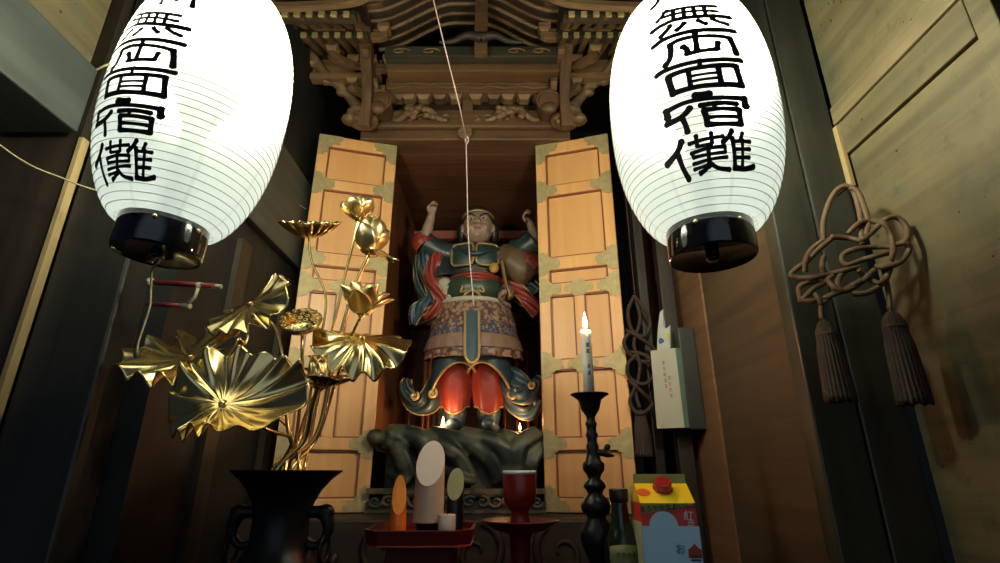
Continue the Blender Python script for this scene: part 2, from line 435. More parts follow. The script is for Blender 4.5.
# beam across the head of the opening, with carved noses
MB().bb((x0 - 0.13, YC - 0.07, zt), (x1 + 0.13, YC + 0.03, zt + 0.045)).build('lower_lintel', SH, cab, bevel=0.005)
MB().bb((x0 - 0.11, YC - 0.09, zt + 0.045), (x1 + 0.11, YC + 0.03, zt + 0.125)).build('lintel', SH, cab, bevel=0.008)
m = MB()
for q in (-0.29, -0.17, 0.03, 0.13):
    cx = CX + q * 0.8 + 0.04
    for sgn in (-1, 1):
        m.tube(swirl((cx + sgn * 0.02, YC - 0.092, zt + 0.085), 0.016, 1.1, 14, 0, sgn), ramp([0.005, 0.003], 14), 6)
m.build('lintel_carving', SHL, cab, smooth=True)
m = MB().tube([(CX + 0.0, YC - 0.075, zt + 0.02), (CX + 0.0, YC - 0.09, zt + 0.02)], 0.028, 24)
m.build('boss', SHL, cab, bevel=0.003)
def nose(sx):
    """carved animal-headed beam end and the round beam end beside it"""
    cx = x0 - 0.075 if sx < 0 else x1 + 0.075
    m = MB()
    c = Vector((cx + sx * 0.03, YC - 0.12, zt + 0.05))
    m.ell(c, (0.055, 0.045, 0.038)).ell(c + Vector((sx * 0.045, -0.015, -0.008)), (0.035, 0.03, 0.022))
    m.ell(c + Vector((sx * 0.02, -0.02, 0.03)), (0.03, 0.03, 0.02))
    m.tube([c + Vector((sx * 0.03 + sx * 0.02 * sin(t * 5), -0.03, 0.035 - 0.06 * t)) for t in [i / 8 for i in range(9)]], 0.010, 8)
    for k in range(4): m.ell(c + Vector((sx * (-0.03 + 0.025 * k), -0.035, -0.03 + 0.008 * k)), 0.012)
    m.build('carved_nose', SHL, cab, remesh=0.004, sm=3)
    c2 = Vector((cx - sx * 0.035, YC - 0.17, zt + 0.10))
    m = MB().tube([c2 + Vector((0, 0.12, 0.0)), c2 + Vector((0, 0.02, 0)), c2, c2 + Vector((0, -0.008, 0))], [0.03, 0.042, 0.042, 0.034], 24)
    m.tube([c2 + Vector((0.043 * cos(a), -0.004, 0.043 * sin(a))) for a in [i * pi / 12 for i in range(24)]], 0.005, 6, closed=True)
    m.ell(c2 + Vector((0, -0.01, -0.04)), (0.03, 0.02, 0.025))
    m.build('round_beam_end', SH, cab, smooth=True, bevel=0.002)
nose(-1); nose(1)

# bracket sets: small blocks carried on arms, stepping forward and outward
def masu(m, c, s=0.036):
    m.box(c + Vector((0, 0, s * 0.20)), (s * 1.25, s * 1.25, s * 0.55)).box(c - Vector((0, 0, s * 0.26)), (s * 1.2, s * 1.2, s * 0.36), taper=0.66)
def arm(m, a, b, h=0.03, t=0.024):
    """boat-shaped bracket arm between a and b"""
    a, b = Vector(a), Vector(b); d = b - a; L = d.length; x = d.normalized(); z = Vector((0, 0, 1)); y = z.cross(x).normalized() * t / 2
    pts = [(0, h), (L, h), (L, h * 0.45), (L * 0.93, h * 0.15), (L * 0.85, 0), (L * 0.15, 0), (L * 0.07, h * 0.15), (0, h * 0.45)]
    m.prism([a - y + x * p[0] + z * p[1] for p in pts], y, t)
MASU = wood('light_block_wood', (0.21, 0.12, 0.045), (0.13, 0.07, 0.028), 'X', 2, 0.5)
for sx in (-1, 1):
    bx = (x0 - 0.06) if sx < 0 else (x1 + 0.06)
    zz = zt + 0.15
    for lv in range(4):
        m = MB(); y = YC - 0.10 - 0.075 * lv; z = zz + lv * 0.078
        w2 = 0.07 + 0.012 * lv; bx = ((x0 - 0.06) if sx < 0 else (x1 + 0.06)) + sx * 0.022 * lv
        arm(m, (bx - w2, y, z), (bx + w2, y, z)); arm(m, (bx, y - 0.10, z), (bx, y + 0.12, z))
        arm(m, (bx, y + 0.03, z), (bx + sx * (0.10 + 0.04 * lv), y - 0.07, z))
        m.build('bracket_arm', SH if lv % 2 else SHL, cab, bevel=0.002)
        for q in (-1, 0, 1):
            mm = MB(); masu(mm, Vector((bx + q * (w2 - 0.015), y, z + 0.048))); mm.build('bearing_block', MASU, cab, bevel=0.0015)
        mm = MB(); masu(mm, Vector((bx + sx * (0.09 + 0.04 * lv), y - 0.06, z + 0.048))); mm.build('bearing_block', MASU, cab, bevel=0.0015)
    # carved leaf board sweeping up and out under the eave
    m = MB()
    pts = [Vector((bx + sx * (0.02 + 0.055 * k), YC - 0.11 - 0.02 * k, zt + 0.13 + 0.055 * k + 0.012 * sin(k * 2.2))) for k in range(7)]
    for k, p in enumerate(pts):
        m.ell(p, (0.035, 0.022, 0.022), Euler((0, -sx * 0.7, 0)))
        m.ell(p + Vector((0, 0, -0.022)), (0.02, 0.018, 0.018))
    m.tube(pts, 0.02, 8)
    m.build('carved_wing_board', SHL, cab, remesh=0.004, sm=3)
    # upright hanging post with carved foot
    px = W(368 if sx < 0 else 566, 60, 1.55).x
    m = MB()
    m.tube(spline([(px + sx * 0.01, 1.46, E + 1.62), (px - sx * 0.002, 1.52, E + 1.45), (px - sx * 0.012, 1.56, E + 1.28), (px - sx * 0.004, 1.58, E + 1.17)], 6), ramp([0.034, 0.030, 0.024, 0.030], 19), 4, up=(1, 1, 0))
    m.build('hanging_post', SHZ, cab, bevel=0.003)

# horizontal members between the bracket sets
def hb(name, u0, v0, u1, v1, Y, d, mat, bev=0.003):
    a, b = W(u0, v1, Y), W(u1, v0, Y)
    return MB().bb((a.x, Y, a.z), (b.x, Y + d, b.z)).build(name, mat, cab, bevel=bev)
hb('frieze_board', 382, 92, 560, 128, 1.70, 0.05, SHD)
hb('carved_beam', 385, 77, 556, 92, 1.62, 0.06, SH)
hb('carved_beam', 384, 46, 562, 56, 1.50, 0.06, SHB)
hb('plain_beam', 386, 57, 560, 71, 1.54, 0.06, SH)
m = MB()
for k in range(3):
    a, b = W(388, 80 + k * 3.6, 1.615), W(552, 80 + k * 3.6, 1.615)
    m.tube([a.lerp(b, i / 40) + Vector((0, 0, 0.004 * sin(i * 0.9 + k * 2))) for i in range(41)], 0.0025, 5)
for uu in (400, 430, 515, 540):
    c = W(uu, 51, 1.495)
    m.tube(swirl(c, 0.014, 1.2, 16, 0, 1, ex=2.6), 0.003, 6)
m.build('wave_relief', SHL, cab, smooth=True)
for i, uu in enumerate((398, 409, 424, 440, 456, 476, 494, 508, 524, 540)):
    m = MB(); masu(m, W(uu, 98, 1.655), 0.042); m.build('bearing_block', MASU if i % 3 else SH, cab, bevel=0.0015)
for i, uu in enumerate((396, 408, 452, 465, 486, 500, 532, 546)):
    m = MB(); masu(m, W(uu, 73, 1.585), 0.036); m.build('bearing_block', SH, cab, bevel=0.0015)
MB().bb(W(462, 122, 1.66), W(474, 70, 1.68)).build('centre_strut', SH, cab, bevel=0.003)
# frog-leg struts with foliage
for uu in (420, 512):
    c = W(uu, 118, 1.645); m = MB()
    for sgn in (-1, 1):
        m.tube(spline([c + Vector((0, 0, 0.045)), c + Vector((sgn * 0.04, 0, 0.03)), c + Vector((sgn * 0.075, 0, -0.005)), c + Vector((sgn * 0.105, 0, -0.01))], 6), ramp([0.016, 0.013, 0.012, 0.006], 19), 8)
    rnd = random.Random(uu)
    for k in range(12): m.ell(c + Vector((rnd.uniform(-0.05, 0.05), -0.01, rnd.uniform(-0.005, 0.05))), (0.014, 0.012, 0.012))
    m.build('frog_leg_strut', SHL, cab, remesh=0.0035, sm=2)
# curved gable: stacked undulating ribs under the canopy and the roof shell above them
def kara(t):                  # karahafu outline, t -1..1
    a = abs(t); s = max(0.0, min(1.0, (a - 0.12) / 0.80)); return 1 - (s * s * (3 - 2 * s))
gx0, gx1 = CX - 0.36, CX + 0.355
for k in range(11):
    Y = 1.60 - 0.040 * k; zb0 = E + 1.548 + 0.006 * k
    pts = []
    for i in range(41):
        t = -1 + 2 * i / 40
        pts.append(Vector((CX + t * 0.36, Y, zb0 + 0.135 * kara(t))))
    MB().tube(pts, 0.0085, 6, up=(0, 0, 1)).build('gable_rib', SH if k % 2 else SHL, cab, smooth=True)
def shell(s, t):
    q = -1 + 2 * s
    return Vector((CX + q * 0.375, lerp(1.64, 1.16, t), E + 1.565 + 0.14 * kara(q) + 0.05 * t))
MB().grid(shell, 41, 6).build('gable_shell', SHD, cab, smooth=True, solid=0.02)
MB().bb(W(474, 52, 1.47), W(488, 4, 1.50)).build('gable_strut', SH, cab, bevel=0.003)
m = MB(); c = W(481, 38, 1.46)
for sgn in (-1, 1):
    m.tube(spline([c, c + Vector((sgn * 0.05, 0, 0.012)), c + Vector((sgn * 0.10, 0, -0.015)), c + Vector((sgn * 0.15, 0, -0.02))], 6), ramp([0.018, 0.014, 0.010, 0.005], 19), 8)
m.build('gable_ornament', SHD, cab, smooth=True)
# eaves: two tiers of rafters, eave edge sweeping up into the gable
RAFT = wood('rafter_wood', (0.15, 0.08, 0.032), (0.08, 0.045, 0.02), 'Y', 2, 0.5)
RTIP = plain('rafter_tip_brass', (0.45, 0.36, 0.16), 0.45, 0.5)
def eaves(sx):
    xs = x0 - 0.07 if sx < 0 else x1 + 0.07
    T = [((1.58, 1.51), (1.44, 1.455)), ((1.42, 1.475), (1.29, 1.39))]
    for tier in range(2):
        (ya, za), (yb, zb_) = T[tier]
        for k in range(10):
            x = xs + sx * (0.01 + 0.040 * k)
            p, q = Vector((x, ya, E + za)), Vector((x + sx * 0.012, yb, E + zb_))
            MB().tube([p, q], 0.0125, 4, up=(1, 0, 1)).build('rafter', RAFT, cab)
            MB().box(q + Vector((0, -0.003, 0.0)), (0.019, 0.008, 0.019)).build('rafter_tip', RTIP, cab)
        MB().bb((xs, yb + 0.012, E + zb_ + 0.012), (xs + sx * 0.46, yb + 0.05, E + zb_ + 0.035)).build('eave_rail', SHB, cab, bevel=0.002)
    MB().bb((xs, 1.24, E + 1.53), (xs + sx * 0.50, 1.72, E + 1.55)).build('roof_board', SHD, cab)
    MB().bb((xs - sx * 0.02, 1.60, E + 1.425), (xs + sx * 0.46, 1.65, E + 1.50)).build('purlin', SHL, cab, bevel=0.004)
    MB().bb((xs + sx * 0.0, 1.57, E + 1.385), (xs + sx * 0.24, 1.61, E + 1.41)).build('purlin', SHL, cab, bevel=0.003)
    for q, (mat, dz) in enumerate(((SHL, 0.0), (SH, 0.03))):
        yy = 1.265 - 0.02 * q
        pts = [(xs + sx * 0.50, yy, E + 1.395 + dz), (xs + sx * 0.25, yy, E + 1.395 + dz), (xs + sx * 0.08, yy, E + 1.405 + dz),
               (xs - sx * 0.03, yy, E + 1.43 + dz), (xs - sx * 0.12, yy, E + 1.51 + dz), (CX, yy, E + 1.56 + dz)]
        MB().tube(spline(pts, 8), 0.016, 4, up=(0, 1, 1)).build('eave_edge', mat, cab, bevel=0.002)
eaves(-1); eaves(1)

# doors
def door(hx, hy, ox, oy, zb, zt, name_label):
    """panelled door from hinge (hx,hy) to outer edge (ox,oy)"""
    h = Vector((hx, hy, zb)); d = Vector((ox - hx, oy - hy, 0)); w = d.length; x = d / w; z = Vector((0, 0, 1)); n = Vector((x.y, -x.x, 0))
    if n.y > 0: n = -n                       # towards the viewer
    H = zt - zb
    dr = bpy.data.objects.new('door', None); COL.objects.link(dr); dr.parent = cab; dr.location = h - cab.location
    M3 = Matrix((x, n * -1, z)).transposed()
    def P(a, b, c=0): return h + x * a + n * c + z * b       # a across, b up, c towards viewer
    def slab(m, a0, b0, a1, b1, c0, c1):
        m.add([P(a0, b0, c0), P(a1, b0, c0), P(a1, b1, c0), P(a0, b1, c0), P(a0, b0, c1), P(a1, b0, c1), P(a1, b1, c1), P(a0, b1, c1)],
              [(0, 1, 2, 3), (4, 7, 6, 5), (0, 4, 5, 1), (1, 5, 6, 2), (2, 6, 7, 3), (3, 7, 4, 0)])
    st = w * 0.135
    # rails as fractions from the bottom
    rails = [(0.0, 0.03), (0.137, 0.165), (0.33, 0.355), (0.527, 0.56), (0.60, 0.636), (0.827, 0.858), (0.965, 1.0)]
    panels = [(0.03, 0.137, 1), (0.165, 0.33, 2), (0.355, 0.527, 2), (0.56, 0.60, 1), (0.636, 0.827, 1), (0.858, 0.965, 1)]
    m = MB()
    slab(m, 0, 0, st, H, 0, 0.030); slab(m, w - st, 0, w, H, 0, 0.030)
    for a, b in rails: slab(m, st, a * H, w - st, b * H, 0, 0.0295)
    for a, b, c in panels:
        if c == 2: slab(m, w * 0.44, a * H, w * 0.56, b * H, 0, 0.0295)
    m.build('frame', DOORW, dr, bevel=0.0025, weld=False)
    for a, b, c in panels:
        spans = [(st, w - st)] if c == 1 else [(st, w * 0.44), (w * 0.56, w - st)]
        for s0, s1 in spans:
            m = MB(); slab(m, s0, a * H, s1, b * H, 0.006, 0.014)
            m.build('panel', DOORP, dr)
            mo = MB()
            e = 0.0045
            slab(mo, s0, a * H, s0 + e, b * H, 0.014, 0.024); slab(mo, s1 - e, a * H, s1, b * H, 0.014, 0.024)
            slab(mo, s0 + e, a * H, s1 - e, a * H + e, 0.014, 0.024); slab(mo, s0 + e, b * H - e, s1 - e, b * H, 0.014, 0.024)
            mo.build('moulding', MOULD, dr)
    # pierced green bronze fittings: stepped outline plates
    def plate(a, b, wa, hb_, sa, sb):
        """stepped corner plate at (a,b), growing sa across and sb up"""
        pts = [(0, 0), (1, 0), (1, .22), (.86, .30), (.92, .42), (.62, .42), (.56, .58), (.42, .62), (.44, .9), (.34, .86), (.24, 1), (0, 1)]
        q = [P(a + sa * wa * p, b + sb * hb_ * r, 0.0305) for p, r in pts]
        mm = MB(); mm.prism(q, n, 0.0022); return mm
    L = []
    for (a, sa) in ((0.001, 1), (w - 0.001, -1)):
        L.append(plate(a, 0.001, 0.075, 0.075, sa, 1)); L.append(plate(a, H - 0.001, 0.085, 0.085, sa, -1))
        for r0, r1 in rails[1:-1]:
            mid = (r0 + r1) / 2 * H
            p1 = plate(a, mid, 0.075, 0.045, sa, 1); p2 = plate(a, mid, 0.075, 0.045, sa, -1)
            p1.add(p2.v, p2.f); L.append(p1)
    for r0, r1 in ((rails[2]), (rails[3])):
        mid = (r0 + r1) / 2 * H
        p1 = plate(w / 2, mid, 0.05, 0.03, 1, 1)
        for s1, s2 in ((-1, 1), (1, -1), (-1, -1)):
            q = plate(w / 2, mid, 0.05, 0.03, s1, s2); p1.add(q.v, q.f)
        L.append(p1)
    for mm in L: mm.build('bronze_fitting', PATINA, dr, weld=False)
    return dr
door(-0.408, YC, -0.684, 1.67, zb, zt, 'left')
door(0.146, YC, 0.411, 1.67, zb, zt, 'right')
# ================================================================ the two paper lanterns
GLYPH = {
'nan': [[(.50,-.1),(.50,.38),9],[(.16,.10),(.85,.05),9],[(.0,1.0),(.10,.75),(.14,.38),(.5,.33),(.88,.34),10],[(.88,.34),(.92,.95),11],[(.32,.62),(.70,.60),8],[(.30,.82),(.72,.80),8],[(.51,.45),(.51,1.0),9]],
'mu': [[(.08,.5),(.14,.36),(.22,.16),9],[(.17,.22),(.5,.14),(.84,.12),9],[(.15,.38),(.84,.30),8],[(.0,.80),(.12,.66),(.3,.53),(.6,.48),(.99,.46),11],
       [(.30,.20),(.29,.52),9],[(.43,.17),(.42,.5),9],[(.55,.15),(.55,.49),9],[(.68,.13),(.68,.48),9],
       [(.24,.70),(.19,.84),(.11,1.0),11],[(.41,.66),(.36,.78),(.31,.86),11],[(.57,.60),(.62,.68),(.66,.72),10],[(.74,.55),(.82,.64),(.93,.70),10]],
'ryo': [[(.0,.46),(.12,.30),(.33,.16),(.6,.07),(1.0,.04),10],[(.51,.10),(.50,.60),10],[(.12,.97),(.18,.82),(.21,.62),(.21,.42),11],[(.20,.44),(.33,.32),(.5,.25),(.75,.22),(.90,.24),9],[(.90,.24),(.93,.42),(.95,.64),12],
        [(.35,.50),(.39,.58),(.39,.70),11],[(.38,.70),(.55,.62),(.73,.56),9],[(.73,.56),(.75,.38),10]],
'men': [[(.0,.44),(.12,.32),(.35,.19),(.65,.09),(1.0,.05),10],[(.51,.10),(.50,.30),9],[(.14,.52),(.15,.75),(.17,1.0),12],[(.13,.52),(.28,.40),(.5,.31),(.75,.24),(.90,.22),10],[(.91,.22),(.93,.5),(.95,.76),12],
        [(.17,.97),(.4,.84),(.65,.77),(.95,.74),11],[(.37,.38),(.37,.86),9],[(.70,.27),(.71,.76),10],[(.37,.55),(.70,.44),6],[(.37,.69),(.70,.58),6]],
'shuku': [[(.40,.08),(.56,.05),15],[(.48,.07),(.48,.16),11],[(.06,.42),(.25,.26),(.45,.18),(.7,.14),(.94,.13),10],[(.95,.12),(.97,.32),16],[(.06,.40),(.06,.60),14],
        [(.33,.38),(.27,.52),(.18,.64),(.03,.76),12],[(.22,.60),(.25,.80),(.26,.98),11],[(.44,.34),(.62,.28),(.86,.28),10],[(.61,.30),(.58,.44),9],
        [(.48,.46),(.50,.82),12],[(.47,.46),(.66,.42),(.88,.42),10],[(.88,.42),(.89,.78),12],[(.50,.82),(.88,.77),10],[(.50,.64),(.86,.60),8]],
'na': [[(.22,.14),(.18,.30),(.10,.46),(.01,.58),13],[(.16,.44),(.18,.72),(.22,.97),12],[(.29,.24),(.45,.18),(.64,.14),8],[(.37,.08),(.37,.31),9],[(.52,.05),(.52,.28),9],[(.37,.32),(.52,.29),7],
       [(.30,.45),(.47,.38),(.65,.36),8],[(.65,.36),(.65,.48),8],[(.30,.44),(.32,.55),8],[(.31,.54),(.65,.48),7],[(.48,.30),(.47,.76),10],[(.30,.68),(.5,.61),(.67,.58),7],[(.30,.79),(.48,.72),7],
       [(.47,.72),(.42,.82),(.36,.88),10],[(.49,.70),(.57,.80),(.70,.83),9],
       [(.73,.02),(.69,.16),(.63,.27),11],[(.73,.18),(.75,.5),(.76,.78),10],[(.84,.06),(.82,.20),9],[(.73,.25),(.93,.23),8],[(.74,.42),(.93,.39),8],[(.75,.59),(.93,.56),8],[(.75,.79),(.88,.80),(1.0,.73),11],[(.84,.20),(.85,.78),8]],
}
SWID = {'nan': .085, 'mu': .082, 'ryo': .09, 'men': .086, 'shuku': .078, 'na': .072}
CURVE = {'nan': .3, 'mu': .36, 'ryo': .40, 'men': .38, 'shuku': .30, 'na': .12}
for _k, _ss in GLYPH.items():             # straighten: the sag seen in the photo comes from the round skin, not from the brush
    _f = lambda p: (p[0], p[1] - CURVE[_k] * (1 - p[0]) ** 2)
    _lo = min(_f(p)[1] for s_ in _ss for p in s_[:-1]); _hi = max(_f(p)[1] for s_ in _ss for p in s_[:-1])
    GLYPH[_k] = [[(p[0], (_f(p)[1] - _lo) / (_hi - _lo)) for p in s_[:-1]] + [s_[-1]] for s_ in _ss]
def paper_mat():
    m = bpy.data.materials.new('lantern_paper'); m.use_nodes = True; nt = m.node_tree; nt.nodes.clear()
    N = nt.nodes.new; Lk = nt.links.new
    tc = N('ShaderNodeTexCoord'); sp = N('ShaderNodeSeparateXYZ'); Lk(tc.outputs['Object'], sp.inputs[0])
    at = N('ShaderNodeMath'); at.operation = 'ARCTAN2'; Lk(sp.outputs[1], at.inputs[0]); Lk(sp.outputs[0], at.inputs[1])
    mu = N('ShaderNodeMath'); mu.operation = 'MULTIPLY'; mu.inputs[1].default_value = 4.0; Lk(at.outputs[0], mu.inputs[0])
    sn = N('ShaderNodeMath'); sn.operation = 'SINE'; Lk(mu.outputs[0], sn.inputs[0])
    ab = N('ShaderNodeMath'); ab.operation = 'ABSOLUTE'; Lk(sn.outputs[0], ab.inputs[0])
    lt = N('ShaderNodeMath'); lt.operation = 'LESS_THAN'; lt.inputs[1].default_value = 0.11; Lk(ab.outputs[0], lt.inputs[0])
    mx = N('ShaderNodeMix'); mx.data_type = 'RGBA'; mx.inputs[6].default_value = (0.13, 0.155, 0.14, 1); mx.inputs[7].default_value = (0.05, 0.045, 0.025, 1)
    Lk(lt.outputs[0], mx.inputs[0])
    tr = N('ShaderNodeBsdfTranslucent'); Lk(mx.outputs[2], tr.inputs[0])
    df = N('ShaderNodeBsdfDiffuse'); df.inputs[0].default_value = (0.72, 0.74, 0.70, 1)
    tp = N('ShaderNodeBsdfTransparent'); tp.inputs[0].default_value = (1.0, 1.0, 1.0, 1)
    em = N('ShaderNodeEmission'); em.inputs[0].default_value = (0.85, 0.97, 0.9, 1); em.inputs[1].default_value = PAPER_GLOW
    m1 = N('ShaderNodeMixShader'); m1.inputs[0].default_value = 0.30; Lk(tr.outputs[0], m1.inputs[1]); Lk(df.outputs[0], m1.inputs[2])
    m2 = N('ShaderNodeMixShader'); m2.inputs[0].default_value = PAPER_CLEAR; Lk(m1.outputs[0], m2.inputs[1]); Lk(tp.outputs[0], m2.inputs[2])
    ad = N('ShaderNodeAddShader'); Lk(m2.outputs[0], ad.inputs[0]); Lk(em.outputs[0], ad.inputs[1])
    o = N('ShaderNodeOutputMaterial'); Lk(ad.outputs[0], o.inputs[0])
    return m
PAPER_GLOW = 0.44
PAPER_CLEAR = 0.27
PAPER = paper_mat()
RIB = plain('lantern_rib_bamboo', (0.35, 0.33, 0.24), 0.7)
INK = plain('black_ink', (0.004, 0.004, 0.006), 0.6, spec=0.2)
CAPM = plain('black_gloss_lacquer', (0.004, 0.004, 0.005), 0.08, 0, 0.1, 20, spec=0.6, coat=0.5)
BRASS = plain('small_brass', (0.6, 0.5, 0.28), 0.3, 1.0)
def lantern(cx, cy, zbot, rr, H, label, face_deg, half_deg, rows, capr, caph, twist=0.0):
    t = thing('paper_lantern', label, 'lantern', (cx, cy, zbot), 'lit paper lanterns hanging in front of the shrine')
    z0, z1 = zbot + caph - 0.004, zbot + caph + H
    rb = capr * 1.10
    def rad(z):
        q = max(0.0, min(1.0, (z - z0) / (z1 - z0)))
        a = abs(2 * q - 1) ** 2.35
        return rb + (rr - rb) * max(0.0, 1 - a) ** 0.70
    # paper skin
    N = 120
    prof = [(rad(lerp(z0, z1, i / N)), lerp(z0, z1, i / N)) for i in range(N + 1)]
    m = MB()
    seg = 96; vs = []; fs = []
    for r, z in prof:
        for k in range(seg):
            a = 2 * pi * k / seg; vs.append(Vector((cx + r * cos(a), cy + r * sin(a), z)))
    for i in range(N):
        for k in range(seg): fs.append((i * seg + k, i * seg + (k + 1) % seg, (i + 1) * seg + (k + 1) % seg, (i + 1) * seg + k))
    m.add(vs, fs)
    paper = m.build('paper_shade', PAPER, t, smooth=True)
    # unseen white cone added on the bottom ring to block downward bulb light
    hb_ = MB().lathe([(0, zbot + 0.013), (0.018, zbot + 0.013), (0.018, zbot + 0.22), (0.024, zbot + 0.24), (0.070, zbot + 0.325), (0.070, zbot + 0.332), (0, zbot + 0.332)], (cx, cy, 0), 32)
    hb_.build('bulb_light_blocker', plain('white_blocker', (0.75, 0.75, 0.72), 0.5), t, smooth=True)
    # bamboo ribs wound round the skin, at even steps along its outline
    L = [0.0]
    for i in range(N): L.append(L[-1] + sqrt((prof[i + 1][0] - prof[i][0]) ** 2 + (prof[i + 1][1] - prof[i][1]) ** 2))
    nr = 40; m = MB()
    for k in range(1, nr):
        s = L[-1] * k / nr; i = max(j for j in range(N) if L[j] <= s); f = (s - L[i]) / (L[i + 1] - L[i])
        r = lerp(prof[i][0], prof[i + 1][0], f) + 0.0003; z = lerp(prof[i][1], prof[i + 1][1], f)
        m.tube([(cx + r * cos(a), cy + r * sin(a), z) for a in [2 * pi * j / 64 for j in range(64)]], 0.0006, 4, closed=True)
    rib = m.build('rib_wires', RIB, t); rib['kind'] = 'stuff'
    # caps
    m = MB().lathe([(capr * 0.90, zbot + 0.003), (capr * 0.97, zbot), (capr, zbot + 0.004), (capr, zbot + caph), (capr * 0.93, zbot + caph + 0.002), (capr * 0.93, zbot + 0.012), (0.0, zbot + 0.012)], (cx, cy, 0), 64)
    cap = m.build('bottom_ring', CAPM, t, smooth=True, bevel=0.0012)
    m = MB().lathe([(0, zbot + 0.004), (0.010, zbot + 0.004), (0.010, zbot - 0.001), (0.0075, zbot - 0.003), (0, zbot - 0.003)], (cx, cy, 0), 20)
    m.build('plug', CAPM, cap, smooth=True)
    base = atan2(-cy, -cx)
    for a in (base - 0.25, base + 0.75, base + 2.6, base - 1.9):
        c = Vector((cx + capr * cos(a), cy + capr * sin(a), zbot + caph * 0.78)); d = Vector((cos(a), sin(a), 0))
        MB().tube([c - d * 0.001, c + d * 0.0015, c + d * 0.003], [0.0035, 0.0035, 0.001], 10).build('screw', BRASS, cap, smooth=True)
    m = MB().lathe([(0, z1 + 0.02), (capr * 0.9, z1 + 0.02), (capr, z1 + 0.022), (capr, z1 + 0.05), (capr * 0.93, z1 + 0.05), (capr * 0.93, z1 - 0.003), (capr, z1 - 0.003), (capr, z1 + 0.022)], (cx, cy, 0), 48)
    m.build('top_ring', CAPM, t, smooth=True)
    m = MB().tube([(cx + capr * cos(a), cy, z1 + 0.045 + 0.08 * sin(a)) for a in [pi * i / 14 for i in range(15)]], 0.0025, 8)
    m.tube([(cx, cy, z1 + 0.124), (cx, cy, 3.5)], 0.003, 8)
    m.build('hanging_wire', plain('dark_wire', (0.02, 0.02, 0.02), 0.4), t)
    # brushed characters, laid on the skin
    fa = base + R(face_deg); half = R(half_deg)
    def on(a, z, lift):
        r = rad(z) + lift
        return Vector((cx + r * cos(a), cy + r * sin(a), z))
    for key, zhi, zlo in rows:
        m = MB(); hgt = zhi - zlo; wid = 2 * half * rr * ((1.18 if face_deg > 0 else 1.06) if key == 'na' else 1.0)
        for st in GLYPH[key]:
            pts = [Vector((p[0], p[1], 0)) for p in st[:-1]]; wd = st[-1] / 100.0 * SWID[key] * (1.13 if face_deg > 0 else 0.98) * (rr / 0.15)
            # densify, in metric units on the unrolled skin
            q = [Vector(((p.x - 0.5) * wid, -p.y * hgt, 0)) for p in pts]
            q = spline(q, 6) if len(q) > 2 else [q[0].lerp(q[1], i / 6) for i in range(7)]
            n = len(q); Lf = []; Rt = []
            for i, p in enumerate(q):
                d = (q[min(i + 1, n - 1)] - q[max(i - 1, 0)]).normalized(); nn = Vector((-d.y, d.x, 0))
                s = i / (n - 1); ww = wd * 0.5 * (0.92 + 0.25 * abs(2 * s - 1) ** 2)
                Lf.append(p + nn * ww); Rt.append(p - nn * ww)
            def cap(p, d, w2):
                nn = Vector((-d.y, d.x, 0)); return [p + nn * w2 * cos(a) + d * w2 * 0.8 * sin(a) for a in (pi * 0.25, pi * 0.5, pi * 0.75)]
            d1 = (q[-1] - q[-2]).normalized(); d0 = (q[0] - q[1]).normalized()
            e1 = cap(q[-1], d1, wd * 0.55); e0 = cap(q[0], d0, wd * 0.55)
            flat = Lf + e1 + Rt[::-1] + e0
            # skin coordinates -> surface; angle grows towards the viewer's right
            top = [on(fa + p.x / rr, zhi + p.y, 0.0016) for p in flat]
            k = len(m.v); m.v += top
            nL = n
            tot = len(flat)
            # quads along the stroke
            for i in range(n - 1): m.f.append((k + i, k + i + 1, k + n + 3 + (n - 1 - i - 1), k + n + 3 + (n - 1 - i)))
            m.f.append((k + n - 1, k + n, k + n + 1, k + n + 2, k + n + 3)); m.f.append((k + 2 * n + 2, k + 2 * n + 3, k + 2 * n + 4, k + 2 * n + 5, k))
        g = m.build('brushed_character', INK, paper, weld=False)
    return t
# ---- sizes from the photo
ZB_R = W(713, 259, 0.75).z
def zfront(v, Y): return W(500, v, Y).z
def rowsfor(Yc, rr, vs):
    out = []
    for key, v0, v1 in vs:
        def zz(v):
            z = zfront(v, Yc - rr * 0.97)
            return z
        out.append((key, zz(v0), zz(v1)))
    return out
lr = lantern(W(713, 259, 0.75).x, 0.75, W(713, 259, 0.75).z, 0.136, 0.445, 'glowing white paper lantern whose black characters face forward, beside the dark right post', 9, 26.5,
             rowsfor(0.75, 0.15, [('nan', -42, -13), ('mu', -8, 19), ('ryo', 23, 50), ('men', 54, 81), ('shuku', 87, 118), ('na', 122, 158)]), 0.0655, 0.05)
ll = lantern(W(156.5, 256, 0.72).x, 0.72, W(160, 256, 0.72).z, 0.131, 0.45, 'glowing white paper lantern with its black characters turned left, beside the left post', -44, 26,
             rowsfor(0.72, 0.15, [('nan', -39, -6), ('mu', 0, 26), ('ryo', 31, 57), ('men', 60, 85), ('shuku', 91, 120), ('na', 126, 161)]), 0.061, 0.05)
ll.rotation_euler = (0, R(3.4), 0)          # this one hangs a little askew
for t in (lr, ll):
    lamp('lantern_bulb', (0, 0, 0.385), LANTERN_WATTS, (1.0, 0.97, 0.73), 0.034, t)
